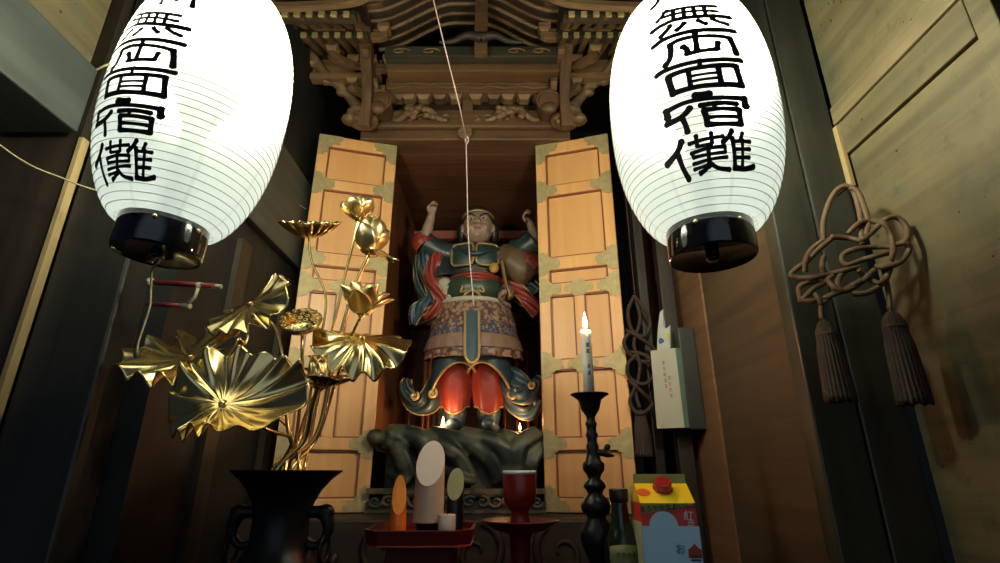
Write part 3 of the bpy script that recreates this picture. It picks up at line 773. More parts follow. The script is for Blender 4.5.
# ================================================================ rock base and the guardian statue inside the cabinet
YS = 2.0
def S(u, v, d=0.0): return W(u, v, YS + d)
ROCK = twotone('green_black_carved_rock', (0.016, 0.022, 0.018), (0.085, 0.088, 0.052), 13, 0.5, 0.5, 'noise')
zr = W(478, 432, 2.0).z            # top of the rock
m = MB()
m.bb((x0 + 0.03, 1.80, E - 0.083), (x1 - 0.025, 2.26, zr - 0.012))
rk = thing('carved_rock_base', 'dark green carved rock base with rolling ridges under the guardian statue', 'statue base', (CX, 1.95, E - 0.085))
for (u0, v0, u1, v1, u2, v2, ra, rb, dy) in [
    (388, 437, 400, 452, 410, 484, .028, .032, -0.02), (388, 434, 420, 440, 432, 484, .034, .034, .0),
    (412, 436, 450, 450, 470, 486, .034, .028, -.01), (430, 436, 478, 448, 500, 488, .036, .026, .0),
    (462, 436, 500, 446, 512, 486, .034, .026, -.01), (500, 436, 520, 446, 508, 486, .028, .022, .0),
    (537, 434, 518, 448, 514, 486, .030, .028, -.02), (540, 442, 530, 462, 528, 486, .026, .030, -.01),
    (392, 470, 400, 480, 404, 488, .020, .020, -.01), (446, 470, 460, 480, 470, 488, .02, .02, -.02)]:
    p = spline([W(u0, v0, 1.79 + dy), W(u1, v1, 1.76 + dy), W(u2, v2 - 7, 1.775 + dy)], 10)
    m.tube(p, [lerp(ra, rb, i / (len(p) - 1)) for i in range(len(p))], 12)
    m.tube([q + Vector((0.018, -0.018, 0.0)) for q in p], 0.012, 8)
m.ell(W(385, 441, 1.74), (0.028, 0.03, 0.030)).ell(W(376, 437, 1.695), (0.03, 0.03, 0.026)).ell(W(394, 437, 1.77), (0.05, 0.04, 0.03))
m.ell(W(538, 436, 1.83), (0.03, 0.03, 0.022))
m.build('rock_body', ROCK, rk, remesh=0.0055, sm=2)

st = thing('guardian_statue', 'painted armoured guardian statue with four arms, two raised, standing inside the cabinet', 'statue', (S(478, 432).x, YS, zr))
SKIN = plain('aged_flesh_paint', (0.2808, 0.1872, 0.1248), 0.5, 0, 0.3, 30)
TEAL = plain('dark_teal_paint', (0.0172, 0.0328, 0.0312), 0.4, 0, 0.35, 40)
BLUE = plain('faded_blue_paint', (0.0234, 0.0484, 0.0663), 0.45, 0, 0.4, 30)
GREENP = plain('dark_green_paint', (0.0273, 0.0468, 0.0273), 0.4, 0, 0.4, 40)
RED = plain('vermilion_paint', (0.2028, 0.0234, 0.0125), 0.45, 0, 0.3, 30)
DRED = plain('deep_red_paint', (0.1560, 0.0234, 0.0156), 0.45, 0, 0.3, 30)
GILT = plain('old_gilt_trim', (0.3276, 0.2184, 0.0858), 0.4, 0.4, 0.3, 80)
BRWN = plain('brown_sleeve_paint', (0.1014, 0.0585, 0.0273), 0.5, 0, 0.35, 40)
FLOR = twotone('floral_brocade_paint', (0.27, 0.16, 0.09), (0.085, 0.035, 0.035), 62, 0.55, 0.5)
FLOR2 = twotone('blue_floral_brocade', (0.24, 0.15, 0.11), (0.04, 0.045, 0.085), 80, 0.55, 0.4)
WHITEP = plain('chalk_white_paint', (0.3900, 0.3588, 0.2808), 0.5)
HAIRB = plain('black_hair_paint', (0.012, 0.012, 0.011), 0.45)
k = PX(YS, 300) # metres per pixel
# --- one continuous body
m = MB()
def limb(pts, rad, n=6):
    q = spline(pts, n); m.tube(q, ramp(rad, len(q)), 14)
m.ell(S(478, 266, 0.02), (0.125, 0.085, 0.10)); m.ell(S(476, 292, 0.0), (0.115, 0.10, 0.095)); m.ell(S(476, 318, 0.01), (0.12, 0.095, 0.075))
limb([S(478, 258, .02), S(478, 240, .01)], [0.045, 0.042])
# head with jowls, brow, nose, lips, ears
hc = S(478, 229, -0.01)
m.ell(hc + Vector((0, 0.01, 0.012)), (0.064, 0.072, 0.078)); m.ell(hc + Vector((0, -0.02, -0.03)), (0.056, 0.048, 0.048))
for sx in (-1, 1):
    m.ell(hc + Vector((sx * 0.028, -0.052, -0.022)), (0.020, 0.016, 0.020))
    m.ell(hc + Vector((sx * 0.024, -0.060, 0.030)), (0.021, 0.009, 0.007), Euler((0, sx * 0.35, 0)))
    m.ell(hc + Vector((sx * 0.066, 0.005, -0.004)), (0.010, 0.016, 0.028))
    m.ell(hc + Vector((sx * 0.010, -0.074, -0.006)), (0.008, 0.008, 0.006))
m.tube([hc + Vector((0, -0.058, 0.028)), hc + Vector((0, -0.072, 0.008)), hc + Vector((0, -0.080, -0.006))], [0.008, 0.010, 0.010], 10)
m.ell(hc + Vector((0, -0.066, -0.026)), (0.017, 0.008, 0.005)); m.ell(hc + Vector((0, -0.064, -0.035)), (0.014, 0.008, 0.005))
m.ell(hc + Vector((0, -0.056, -0.052)), (0.018, 0.014, 0.011))
# raised arms
def hand(c, d, side, curl=0.5, sc_=1.0):
    """palm at c pointing along d, fingers curled, thumb from the side"""
    d = Vector(d).normalized(); s = Vector(side).normalized(); nn = d.cross(s).normalized()
    m.ell(c + d * 0.014 * sc_, (0.017 * sc_, 0.012 * sc_, 0.018 * sc_), Matrix((s, nn, d)).transposed())
    for i, q in enumerate((-1.5, -0.5, 0.5, 1.5)):
        L = (0.020, 0.024, 0.022, 0.017)[i] * sc_
        b = c + d * 0.028 * sc_ + s * 0.0078 * q * sc_
        p1 = b + d * L * 0.6 + nn * -L * curl * 0.6; p2 = p1 + d * L * 0.1 + nn * -L * (0.5 + curl); p3 = p2 - d * L * curl * 0.9 + nn * -L * 0.15
        m.tube([b, p1, p2, p3], [0.0058 * sc_, 0.0055 * sc_, 0.005 * sc_, 0.004 * sc_], 8)
    t0 = c + d * 0.008 * sc_ - s * 0.014 * sc_
    m.tube([t0, t0 - s * 0.010 * sc_ + d * 0.012 * sc_ - nn * 0.006 * sc_, t0 - s * 0.004 * sc_ + d * 0.024 * sc_ - nn * 0.014 * sc_], [0.0068 * sc_, 0.006 * sc_, 0.005 * sc_], 8)
limb([S(452, 257, .0), S(436, 252, -.02), S(424, 243, -.04)], [0.05, 0.042, 0.034])
limb([S(424, 243, -.04), S(428, 228, -.05), S(432, 214, -.06)], [0.030, 0.023, 0.015])
hand(S(432, 214, -.06), S(434, 204, -.07) - S(432, 214, -.06), (1, 0.2, 0), 0.7)
limb([S(504, 257, .0), S(520, 254, -.02), S(533, 246, -.04)], [0.05, 0.042, 0.034])
limb([S(533, 246, -.04), S(533, 232, -.05), S(529, 221, -.06)], [0.028, 0.020, 0.014])
hand(S(529, 221, -.06), S(521, 217, -.08) - S(529, 221, -.06), (0.3, 0.6, 1), 1.0, 0.9)
# lower arms
limb([S(448, 262, .02), S(440, 280, -.01), S(446, 292, -.05)], [0.040, 0.035, 0.022])
hand(S(448, 294, -.06), Vector((0.5, -0.5, -0.6)), (1, 0.3, 0.5), 0.9, 1.0)
limb([S(508, 262, .02), S(514, 284, -.01), S(506, 296, -.07)], [0.040, 0.035, 0.022])
hand(S(505, 297, -.08), Vector((-0.6, -0.5, -0.2)), (0, 0.4, 1), 0.9, 1.0)
# legs
for sx, u in ((-1, 455), (1, 489)):
    limb([S(472 + sx * 9, 350, .01), S(u - 1, 375, -.01), S(u, 394, .0), S(u, 410, .01), S(u, 424, .01)], [0.07, 0.062, 0.048, 0.034, 0.028])
m.build('body', SKIN, st, remesh=0.0042, sm=1)
# --- face paint
m = MB()
for sx in (-1, 1): m.ell(hc + Vector((sx * 0.026, -0.066, 0.014)), (0.011, 0.005, 0.0042), Euler((0, -sx * 0.25, 0)), 12, 8)
m.build('eye', WHITEP, st, smooth=True)
m = MB()
for sx in (-1, 1): m.ell(hc + Vector((sx * 0.025, -0.0715, 0.014)), (0.0048, 0.002, 0.0046), None, 10, 8)
m.build('pupil', HAIRB, st, smooth=True)
m = MB()
for sx in (-1, 1): m.tube([hc + Vector((sx * q, y, z)) for q, y, z in ((0.010, -0.072, 0.026), (0.026, -0.069, 0.036), (0.046, -0.056, 0.044))], [0.003, 0.004, 0.002], 6)
m.build('eyebrow', HAIRB, st, smooth=True)
MB().ell(hc + Vector((0, -0.071, -0.030)), (0.014, 0.006, 0.005)).build('lips', plain('lip_red', (0.35, 0.09, 0.06), 0.5), st, smooth=True)
# --- hair, band and topknot cap
m = MB().ell(hc + Vector((0, 0.026, 0.034)), (0.072, 0.072, 0.062)); m.ell(hc + Vector((0, 0.0, 0.070)), (0.05, 0.05, 0.035))
for sx in (-1, 1): m.ell(hc + Vector((sx * 0.068, 0.03, -0.01)), (0.022, 0.04, 0.05))
m.build('hair_cap', HAIRB, st, remesh=0.005, sm=2)
m = MB().tube([hc + Vector((0.064 * cos(a), 0.012 - 0.066 * sin(a), 0.050 + 0.010 * sin(a))) for a in [pi * i / 16 for i in range(17)]], 0.006, 8)
m.build('head_band', GILT, st, smooth=True)
# --- armour
def shellpatch(c, rx, ry, rz, a0, a1, t0, t1, nu=18, nv=12):
    """patch of an ellipsoid facing the viewer"""
    def f(s, t):
        a = lerp(a0, a1, s); e = lerp(t0, t1, t)
        return c + Vector((rx * sin(a) * cos(e), -ry * cos(a) * cos(e), rz * sin(e)))
    return MB().grid(f, nu, nv)
cc = S(475, 262, 0.02)
tc_ = S(476, 266, 0.02)
def chest(x, z, lift):        # point on the breast, x and z in metres from its middle
    q = max(0.05, 1 - (x / 0.138) ** 2 - (z / 0.125) ** 2)
    return tc_ + Vector((x, -(0.100 * sqrt(q) + lift), z))
m = MB().ell(tc_, (0.134, 0.094, 0.112))
m.build('under_coat', plain('blue_black_cloth', (0.014, 0.022, 0.02), 0.45), st, smooth=True)
def rrect(cx_, cz_, hx, hz, rc, n=6):
    o = []
    for qx, qz, a0 in ((1, 1, 0), (-1, 1, 90), (-1, -1, 180), (1, -1, 270)):
        for i in range(n + 1):
            a = R(a0 + 90 * i / n); o.append((cx_ + qx * (hx - rc) + rc * cos(a), cz_ + qz * (hz - rc) + rc * sin(a)))
    return o
for sx in (-1, 1):
    q = rrect(sx * 0.050, 0.012, 0.044, 0.048, 0.020)
    def f(s, t, q=q, sx=sx):
        i = min(int(round(s * (len(q)))), len(q)) % len(q); return chest(lerp(sx * 0.050, q[i][0], t), lerp(0.012, q[i][1], t), 0.010)
    pl = MB().grid(f, len(q), 8, True).build('chest_plate', TEAL, st, smooth=True, solid=0.006)
    MB().tube([chest(x, z, 0.013) for x, z in q], 0.0055, 8, closed=True).build('gilt_edge', GILT, pl, smooth=True)
m = MB().tube(spline([S(446, 252, -.03), S(460, 250, -.07), S(475, 254, -.095), S(492, 250, -.07), S(506, 252, -.03)], 6), 0.013, 10)
m.build('collar', TEAL, st, smooth=True)
MB().ell(S(494, 268, -.085), (0.020, 0.012, 0.022)).build('orange_rosette', plain('orange_paint', (0.42, 0.19, 0.04), 0.5), st, smooth=True)
m = MB()
for q in range(3):
    m.tube(spline([S(446, 281 + q * 2.5, -.03), S(460, 276 + q * 3, -.09), S(476, 273 + q * 3.5, -.115), (S(490, 276 + q * 3, -.09)), S(504, 281 + q * 2.5, -.03)], 6), 0.010, 10)
m.build('chest_sash', RED, st, smooth=True)
shellpatch(S(474, 294, 0.0), 0.128, 0.122, 0.085, -1.35, 1.35, -0.9, 0.95).build('belly_armour', GREENP, st, smooth=True, solid=0.008)
m = MB(); c = S(472, 297, -.125)
m.tube([c + Vector((0.030 * cos(a), 0.004, 0.028 * sin(a))) for a in [pi * (-0.15 + 1.3 * i / 16) for i in range(17)]], 0.0065, 8)
for sx in (-1, 1):
    m.tube(swirl(c + Vector((sx * 0.030, 0.004, -0.014)), 0.014, 1.1, 14, 0, sx), 0.005, 8)
    m.tube(spline([c + Vector((sx * 0.035, 0.006, 0.05)), c + Vector((sx * 0.045, 0.01, 0.022)), c + Vector((sx * 0.018, 0.0, 0.030))], 5), 0.0045, 6)
m.build('belly_ornament', GILT, st, smooth=True)
MB().tube([S(474, 307, 0) + Vector((0.142 * cos(a), -0.128 * sin(a), -0.004 + 0.0 * a)) for a in [pi * i / 20 for i in range(21)]], 0.010, 8).build('waist_cord', WHITEP, st, smooth=True)
# flared tassets in two tiers
def skirt(vt, vb, rt, rb_, mat, name, ph=0.0, amp=0.004, nfold=22, yr=0.9):
    top, bot = S(474, vt), S(474, vb)
    def f(s, t):
        a = lerp(-0.25, pi + 0.25, s); r = lerp(rt, rb_, t ** 0.8) + amp * t * sin(a * nfold + ph)
        return Vector((top.x + r * cos(a), YS - r * yr * sin(a), lerp(top.z, bot.z, t) - 0.012 * t * sin(a)))
    return MB().grid(f, 80, 14).build(name, mat, st, smooth=True, solid=0.007)
skirt(306, 333, 0.138, 0.165, FLOR, 'upper_tasset')
skirt(329, 346, 0.158, 0.178, FLOR2, 'middle_tasset', 1.0, 0.003, 30)
skirt(342, 353, 0.176, 0.190, WHITEP.copy() if False else plain('pinkish_band_paint', (0.22, 0.13, 0.09), 0.5, 0, 0.3), 'banded_hem', 0, 0.002)
skirt(350, 361, 0.182, 0.186, FLOR, 'lower_tasset', 2.0, 0.006, 16)
# centre panel
m = MB(); 
def panel_pts(w_, e): 
    o = [S(472 - w_, 311, -.165), S(472 + w_, 311, -.165), S(472 + w_, 352, -.195)]
    for i in range(1, 8):
        a = pi * i / 8; o.append(S(472 + w_ * cos(a), 352 + (9 + e) * sin(a), -.195))
    o.append(S(472 - w_, 352, -.195)); return o
MB().prism(panel_pts(8.5, 3), (0, 1, 0), 0.010).build('centre_panel_border', GILT, st, bevel=0.002)
MB().prism([p + Vector((0, -0.004, 0)) for p in panel_pts(5.5, 0)], (0, 1, 0), 0.008).build('centre_panel', BLUE, st, bevel=0.001)
# blue-green skirt over the thighs, red trousers, boots
for sx, u in ((-1, 455), (1, 489)):
    def f(s, t, sx=sx, u=u):
        a = lerp(-0.5, pi + 0.5, s); top = S(472 + sx * 12, 354, -.03); bot = S(u + sx * 1, 379, -.03)
        c = top.lerp(bot, t); r = lerp(0.095, 0.085, t)
        return c + Vector((r * cos(a), -r * sin(a) * 1.05, t * (-0.045 * (cos(a) * sx) - 0.035 * abs(cos(a)) ** 2 + 0.040 * sin(a))))
    sk = MB().grid(f, 40, 10).build('over_skirt', BLUE, st, smooth=True, solid=0.008)
    MB().tube([f(i / 39, 1.0) for i in range(40)], 0.0055, 6).build('gilt_hem', GILT, sk, smooth=True)
    def g(s, t, sx=sx, u=u):
        a = 2 * pi * s; top = S(u, 366, -.005); bot = S(u, 407, .0); c = top.lerp(bot, t)
        r = 0.070 * (1 - 0.28 * t * t) + 0.004 * sin(a * 7) * t
        return c + Vector((r * cos(a), -r * sin(a), -0.022 * t * cos(a - pi / 2) * 1 + 0.008 * sin(3 * a) * t))
    tr = MB().grid(g, 48, 16, True).build('trouser_leg', RED, st, smooth=True, solid=0.005)
    MB().tube([g(i / 48, 1.0) for i in range(48)], 0.005, 6, closed=True).build('gilt_hem', GILT, tr, smooth=True)
    m = MB(); q = [S(u, 404, .0), S(u, 414, .0), S(u, 426, .01)]
    m.tube(spline(q, 6), ramp([0.040, 0.045, 0.034], 13), 16); b = S(u, 430, -.01)
    m.ell(b + Vector((0, -0.02, 0.006)), (0.040, 0.075, 0.022)); m.ell(b + Vector((0, -0.085, 0.014)), (0.026, 0.022, 0.022))
    m.build('boot', BLUE, st, remesh=0.005, sm=2)
# sleeves
def sleeve(pts, rad, mat, name, nf=9, amp=0.05):
    q = spline(pts, 8); mm = MB(); n = len(q); rr = ramp(rad, n)
    mm.tube(q, rr, 22, cap=False, up=(0, 1, 0))
    for i, v in enumerate(mm.v):
        a = (i % 22) / 22 * 2 * pi; c = q[i // 22]; mm.v[i] = c + (v - c) * (1 + amp * sin(a * nf + i // 22 * 0.2))
    return mm.build(name, mat, st, smooth=True, solid=0.005)
sleeve([S(500, 258, .0), S(514, 264, -.02), S(526, 274, -.03), S(533, 280, -.03)], [0.055, 0.078, 0.07, 0.045], BRWN, 'brown_sleeve')
sleeve([S(514, 252, -.01), S(524, 250, -.04), S(534, 244, -.05)], [0.048, 0.050, 0.062], TEAL, 'raised_sleeve')
sleeve([S(518, 262, -.05), S(528, 262, -.06), S(537, 270, -.06)], [0.02, 0.042, 0.03], RED, 'red_sleeve_lining')
sleeve([S(450, 256, -.01), S(438, 252, -.03), S(424, 244, -.05)], [0.048, 0.045, 0.050], TEAL, 'raised_sleeve')
sleeve([S(426, 247, -.06), S(423, 243, -.06), S(424, 239, -.06)], [0.045, 0.047, 0.040], RED, 'red_cuff')
sleeve([S(448, 260, -.0), S(442, 272, -.02), S(444, 282, -.04)], [0.046, 0.055, 0.045], plain('blue_black_paint', (0.012, 0.02, 0.026), 0.4), 'dark_sleeve')
m = MB()
for q in range(2): m.tube([S(444, 284 + 5 * q, -.05) , S(449, 287 + 5 * q, -.07)], [0.030 - 0.004 * q, 0.026], 18)
m.build('white_cuff', WHITEP, st, smooth=True, bevel=0.003)
MB().tube([S(506, 292, -.07), S(511, 288, -.05)], [0.026, 0.030], 18).build('white_cuff', FLOR, st, smooth=True)
# ribbons and scarves
def ribbon(pts, w0, mat, name, edge=True, d=(0, 0, 0), wave=0.006):
    q = spline(pts, 10); n = len(q); ww = ramp(w0, n)
    def f(s, t):
        i = min(int(t * (n - 1) + 0.5), n - 1); tg = (q[min(i + 1, n - 1)] - q[max(i - 1, 0)]).normalized()
        sd = tg.cross(Vector((0, -1, 0))).normalized(); e = (s - 0.5) * 2
        return q[i] + sd * ww[i] * e + Vector((0, -0.014 * (1 - e * e) + wave * sin(e * 5 + i * 0.35), 0))
    o = MB().grid(f, 12, n).build(name, mat, st, smooth=True, solid=0.005)
    if edge:
        MB().tube([f(0, i / (n - 1)) for i in range(n)], 0.0035, 6).tube([f(1, i / (n - 1)) for i in range(n)], 0.0035, 6).build('gilt_hem', GILT, o, smooth=True)
    return o
ribbon([S(440, 250, -.05), S(434, 262, -.07), S(430, 276, -.07), S(436, 290, -.08), S(441, 302, -.07), S(432, 312, -.06), S(424, 318, -.05)], [.018, .026, .022, .020, .024, .020, .010], RED, 'red_scarf')
ribbon([S(426, 246, -.05), S(424, 258, -.06), S(424, 270, -.06), S(430, 284, -.05), S(434, 300, -.05), S(426, 314, -.04), S(414, 322, -.03)], [.014, .018, .020, .022, .026, .022, .008], BLUE, 'blue_scarf')
ribbon([S(419, 252, -.04), S(417, 266, -.03), S(418, 284, -.02), S(424, 300, -.02), S(418, 312, -.02), S(410, 318, -.01)], [.012, .014, .012, .016, .024, .014], TEAL, 'teal_scarf')
ribbon([S(430, 300, -.07), S(422, 305, -.08), S(416, 312, -.07), S(413, 325, -.06)], [.016, .022, .026, .012], BLUE, 'blue_scarf_end')
ribbon([S(508, 284, -.06), S(518, 290, -.07), S(528, 300, -.08), S(538, 314, -.07)], [.016, .024, .028, .022], RED, 'red_scarf')
ribbon([S(516, 276, -.03), S(528, 282, -.04), S(538, 292, -.05)], [.016, .024, .024], BLUE, 'blue_scarf')
ribbon([S(514, 290, -.03), S(524, 300, -.04), S(536, 304, -.05)], [.020, .024, .020], TEAL, 'teal_scarf')
ribbon([S(502, 262, -.09), S(505, 280, -.11), S(510, 298, -.11)], [.004, .004, .004], GILT, 'hanging_cord_gilt', False)
# billowing skirt ends either side of the legs
def billow(c0, sx, mat):
    pts = [S(472 + sx * 28, 366, .02), S(472 + sx * 42, 384, -.02), S(472 + sx * 54, 402, -.03), S(472 + sx * 56, 412, -.02)] if sx > 0 else \
          [S(444, 366, .02), S(438, 384, -.01), S(428, 402, -.03), S(414, 404, -.03), S(406, 390, -.02), S(408, 379, -.02)]
    o = ribbon(pts, [.03, .055, .062, .04] if sx > 0 else [.03, .042, .042, .030, .024, .014], mat, 'billowing_hem', True, wave=0.012)
    return o
billow(0, -1, TEAL); billow(0, 1, BLUE)
ribbon([S(502, 376, -.03), S(512, 392, -.06), S(526, 396, -.06), S(538, 384, -.04), S(534, 378, -.03)], [.02, .028, .030, .024, .012], BLUE, 'curled_hem', wave=0.01)
ribbon([S(504, 384, -.02), S(514, 404, -.04), S(528, 412, -.04), S(540, 400, -.03)], [.02, .030, .030, .02], BLUE, 'curled_hem', wave=0.01)
for (u, v, r) in ((414, 396, .016), (432, 393, .018), (511, 394, .020), (531, 385, .014)):
    m = MB().tube(swirl(S(u, v, -.075), r, 1.3, 20, 1.0, -1), ramp([.007, .004], 20), 8); m.ell(S(u, v, -.072), (r * .6, .006, r * .6)); m.build('curl_ornament', GILT, st, smooth=True)
# electric candles burning either side of the feet
FL = emitter('warm_flame', (1.0, 0.55, 0.22), 14)
for (u, v, lbl, s_, Y) in ((443, 425, 'small lit candle by the boot of the statue, left of two on the rock', 1.3, 1.93), (520, 432, 'tiny lit candle at the right end of the rock base', 0.8, 1.95)):
    c = W(u, v, Y); zt_ = zr - 0.006
    t = thing('small_candle', lbl, 'candle', (c.x, Y, zt_), 'small candles inside the cabinet')
    MB().tube([(c.x, Y, zt_ - 0.004), (c.x, Y, max(c.z - 0.012 * s_, zt_ + 0.006))], 0.006 * s_, 14).build('candle_stick', WHITEP, t, bevel=0.001)
    zc = max(c.z - 0.012 * s_, zt_ + 0.006)
    MB().lathe([(0, zc + 0.001), (0.0055 * s_, zc + 0.010 * s_), (0.005 * s_, zc + 0.018 * s_), (0.002 * s_, zc + 0.03 * s_), (0, zc + 0.036 * s_)], (c.x, Y, 0), 12).build('flame', FL, t, smooth=True)
    lamp('candle_light', (0, -0.05, zc + 0.03 - zt_), 1.1 * s_, (1.0, 0.5, 0.22), 0.01, t)
# ================================================================ altar table in front of the cabinet
TZ = E - 0.262
TABLE = wood('dark_lacquered_table', (0.022, 0.016, 0.013), (0.012, 0.009, 0.008), 'X', 1, 0.35)
t = thing('altar_table', 'dark lacquered altar table standing before the shrine cabinet', 'table', (-0.05, 1.1, 0))
MB().bb((-0.66, 0.80, TZ - 0.035), (0.54, 1.46, TZ)).build('table_top', TABLE, t, bevel=0.005)
MB().bb((-0.62, 0.83, TZ - 0.16), (0.50, 0.86, TZ - 0.036)).build('apron', TABLE, t, bevel=0.003)
for x in (-0.60, 0.48):
    for y in (0.86, 1.40): MB().box((x, y, (TZ - 0.036) / 2), (0.07, 0.07, TZ - 0.038)).build('leg', TABLE, t, bevel=0.004)

# ================================================================ bronze vase
BRONZE = plain('black_bronze', (0.012, 0.013, 0.014), 0.38, 0.6, 0.3, 30)
VY = 1.00
vx = W(288, 470, VY).x; vz = W(288, 470, VY).z
t = thing('bronze_vase', 'black bronze vase with a wide flared rim holding gilded lotus', 'vase', (vx, VY, TZ))
h = vz - TZ
prof = [(0.0, 0.001), (0.075, 0.001), (0.078, 0.012), (0.060, 0.022), (0.052, 0.035), (0.062, 0.06), (0.075, 0.085), (0.074, 0.105), (0.058, 0.125), (0.048, 0.145), (0.047, h - 0.075), (0.052, h - 0.055), (0.062, h - 0.035), (0.078, h - 0.016), (0.095, h - 0.003), (0.096, h), (0.090, h), (0.074, h - 0.015), (0.056, h - 0.035), (0.044, h - 0.06), (0.038, 0.1), (0.0, 0.09)]
MB().lathe([(r, TZ + z) for r, z in prof], (vx, VY, 0), 48).build('body', BRONZE, t, smooth=True)
for sx in (-1, 1):
    c = Vector((vx + sx * 0.062, VY, TZ + h - 0.10))
    hd = MB().tube(spline([c + Vector((-sx * 0.015, 0, 0.03)), c + Vector((sx * 0.012, 0, 0.028)), c + Vector((sx * 0.022, 0, 0.0)), c + Vector((sx * 0.006, 0, -0.022)), c + Vector((-sx * 0.014, 0, -0.02))], 6), ramp([0.010, 0.012, 0.007, 0.008], 25), 10)
    hd.ell(c + Vector((sx * 0.014, 0, 0.03)), (0.016, 0.012, 0.014))
    o = hd.build('handle', BRONZE, t, remesh=0.003, sm=1)
    MB().tube([c + Vector((sx * 0.018 + 0.002 * sin(a), 0.020 * sin(a), -0.028 + 0.022 * cos(a))) for a in [2 * pi * i / 24 for i in range(24)]], 0.0035, 8, closed=True).build('ring', BRONZE, o, smooth=True)

# ================================================================ gilded lotus stems
def goldmat(name, col, rough, var=0.12, sc_=14):
    m, nt, p = newmat(name)
    tc = nt.nodes.new('ShaderNodeTexCoord'); n = nt.nodes.new('ShaderNodeTexNoise'); n.inputs['Scale'].default_value = sc_
    nt.links.new(tc.outputs['Object'], n.inputs['Vector'])
    r = nt.nodes.new('ShaderNodeMix'); r.data_type = 'RGBA'; nt.links.new(n.outputs['Fac'], r.inputs[0])
    r.inputs[6].default_value = rgb([c * (1 - var) for c in col]); r.inputs[7].default_value = rgb([min(1, c * (1 + var)) for c in col])
    nt.links.new(r.outputs[2], p.inputs['Base Color']); p.inputs['Metallic'].default_value = 1.0; p.inputs['Roughness'].default_value = rough
    return m
GOLD = goldmat('gilded_brass', (0.86, 0.66, 0.30), 0.21)
GOLDP = goldmat('gilded_petal', (0.84, 0.64, 0.30), 0.32)
mouth = Vector((vx, VY, vz))
GRP = 'gilded lotus stems in the bronze vase'
def lotus_thing(name, label, cat): return thing(name, label, cat, (vx, VY, vz - 0.05), GRP)
def stem(t, pts, r=0.0042, root=0):
    r = r * 0.82
    """stem from the vase's neck through pts"""
    a = 2.4 * root; b = mouth + Vector((0.020 * cos(a), 0.018 * sin(a), -0.06)); c = mouth + Vector((0.028 * cos(a), 0.020 * sin(a), 0.0))
    q = spline([b, c] + pts, 10); MB().tube(q, ramp([r * 1.15, r], len(q)), 12).build('stem', GOLD, t, smooth=True)
def leaf(t, c, n, Rr, tip, waves=13, ruf=0.10, cup=0.12, bend=0.0, bdir=0.0, elong=1.0, seed=0, veins=22, fold=0.0, fdir=0.0, lobe=0.0, ldir=0.0):
    """ruffled lotus leaf: centre c, face normal n, radius Rr; tip: in-plane direction used as angle 0; fold: rolls one side back; lobe: one side longer"""
    n = Vector(n).normalized(); x = (Vector(tip) - n * Vector(tip).dot(n)).normalized(); y = n.cross(x)
    rnd = random.Random(seed); ph = [rnd.uniform(0, 6.28) for _ in range(8)]
    def f(s, tt):
        a = 2 * pi * s; r = max(tt, 0.02)
        edge = 1 + 0.08 * sin(2 * a + ph[0]) + 0.06 * sin(3 * a + ph[1]) + 0.035 * cos(waves * a + ph[2]) + lobe * max(0, cos(a - ldir)) ** 3
        rr = Rr * r * edge
        w1 = waves * a + ph[2] + 1.3 * sin(2 * a + ph[4]) + 0.5 * sin(3 * a + ph[1]) + 0.5 * sin(5 * r + ph[5])      # pleats of uneven width
        am = 0.75 + 0.4 * sin(3 * a + ph[6]) + 0.25 * sin(5 * a + ph[7])
        z = cup * Rr * r ** 2 + ruf * Rr * am * (r ** 2.6) * (sin(w1) + 0.12 * sin(2 * w1 + ph[3])) + 0.010 * Rr * r * cos(veins * a + ph[5])
        X = rr * cos(a) * elong; Yy = rr * sin(a)
        if bend: z += bend * ((X * cos(bdir) + Yy * sin(bdir)) / Rr) ** 2 * Rr
        if fold:
            q = max(0.0, (X * cos(fdir) + Yy * sin(fdir)) / Rr - 0.10)
            z -= fold * q ** 1.6 * Rr; k_ = 1 - 0.42 * fold * q
            X -= cos(fdir) * q * Rr * (1 - k_); Yy -= sin(fdir) * q * Rr * (1 - k_)
        return c + x * X + y * Yy + n * z
    o = MB().grid(f, 200, 30, True).build('leaf', GOLD, t, smooth=True, solid=0.0016, weld=False)
    MB().ell(c + n * 0.003, (0.007, 0.007, 0.003), Matrix((x, y, n)).transposed()).build('leaf_heart', GOLD, t, smooth=True)
    return o
def petal_fn(c, axis, side, L, wd, open_, curl, cupd):
    """petal rising from c along axis leaning towards side"""
    axis = Vector(axis).normalized(); side = Vector(side); side = (side - axis * side.dot(axis)).normalized(); tn = axis.cross(side)
    def f(s, t):
        e = (s - 0.5) * 2
        wt = wd * (sin(pi * min(1, t * 0.82 + 0.14)) ** 0.62) * (1 - 0.12 * t)
        out = open_ * sin(t * pi * 0.5) * L + curl * L * t ** 3
        up = L * t * (1 - 0.12 * t)
        bow = cupd * wd * (1 - e * e)
        return c + axis * up + side * (out + bow + 0.0006 * cos(e * 22)) + tn * (wt * e)
    return f
def flower(t, c, axis, L, rings, wd, podr=0.0, phase=0.0):
    axis = Vector(axis).normalized(); s0, s1, _ = basis(axis)
    k = 0
    for (n, op, curl, sc_, cupd) in rings:
        for i in range(n):
            a = 2 * pi * i / n + phase + k * 0.5
            f = petal_fn(c - axis * 0.002 * k, axis, s0 * cos(a) + s1 * sin(a), L * sc_, wd, op, curl, cupd)
            MB().grid(f, 15, 14).build('petal', GOLDP, t, smooth=True, solid=0.0012)
        k += 1
    MB().lathe([(0, -0.012), (0.006, -0.010), (0.012, 0.0), (0.012, 0.006), (0, 0.01)], c, 20, Matrix((s0, s1, axis)).transposed()).build('calyx', GOLD, t, smooth=True)

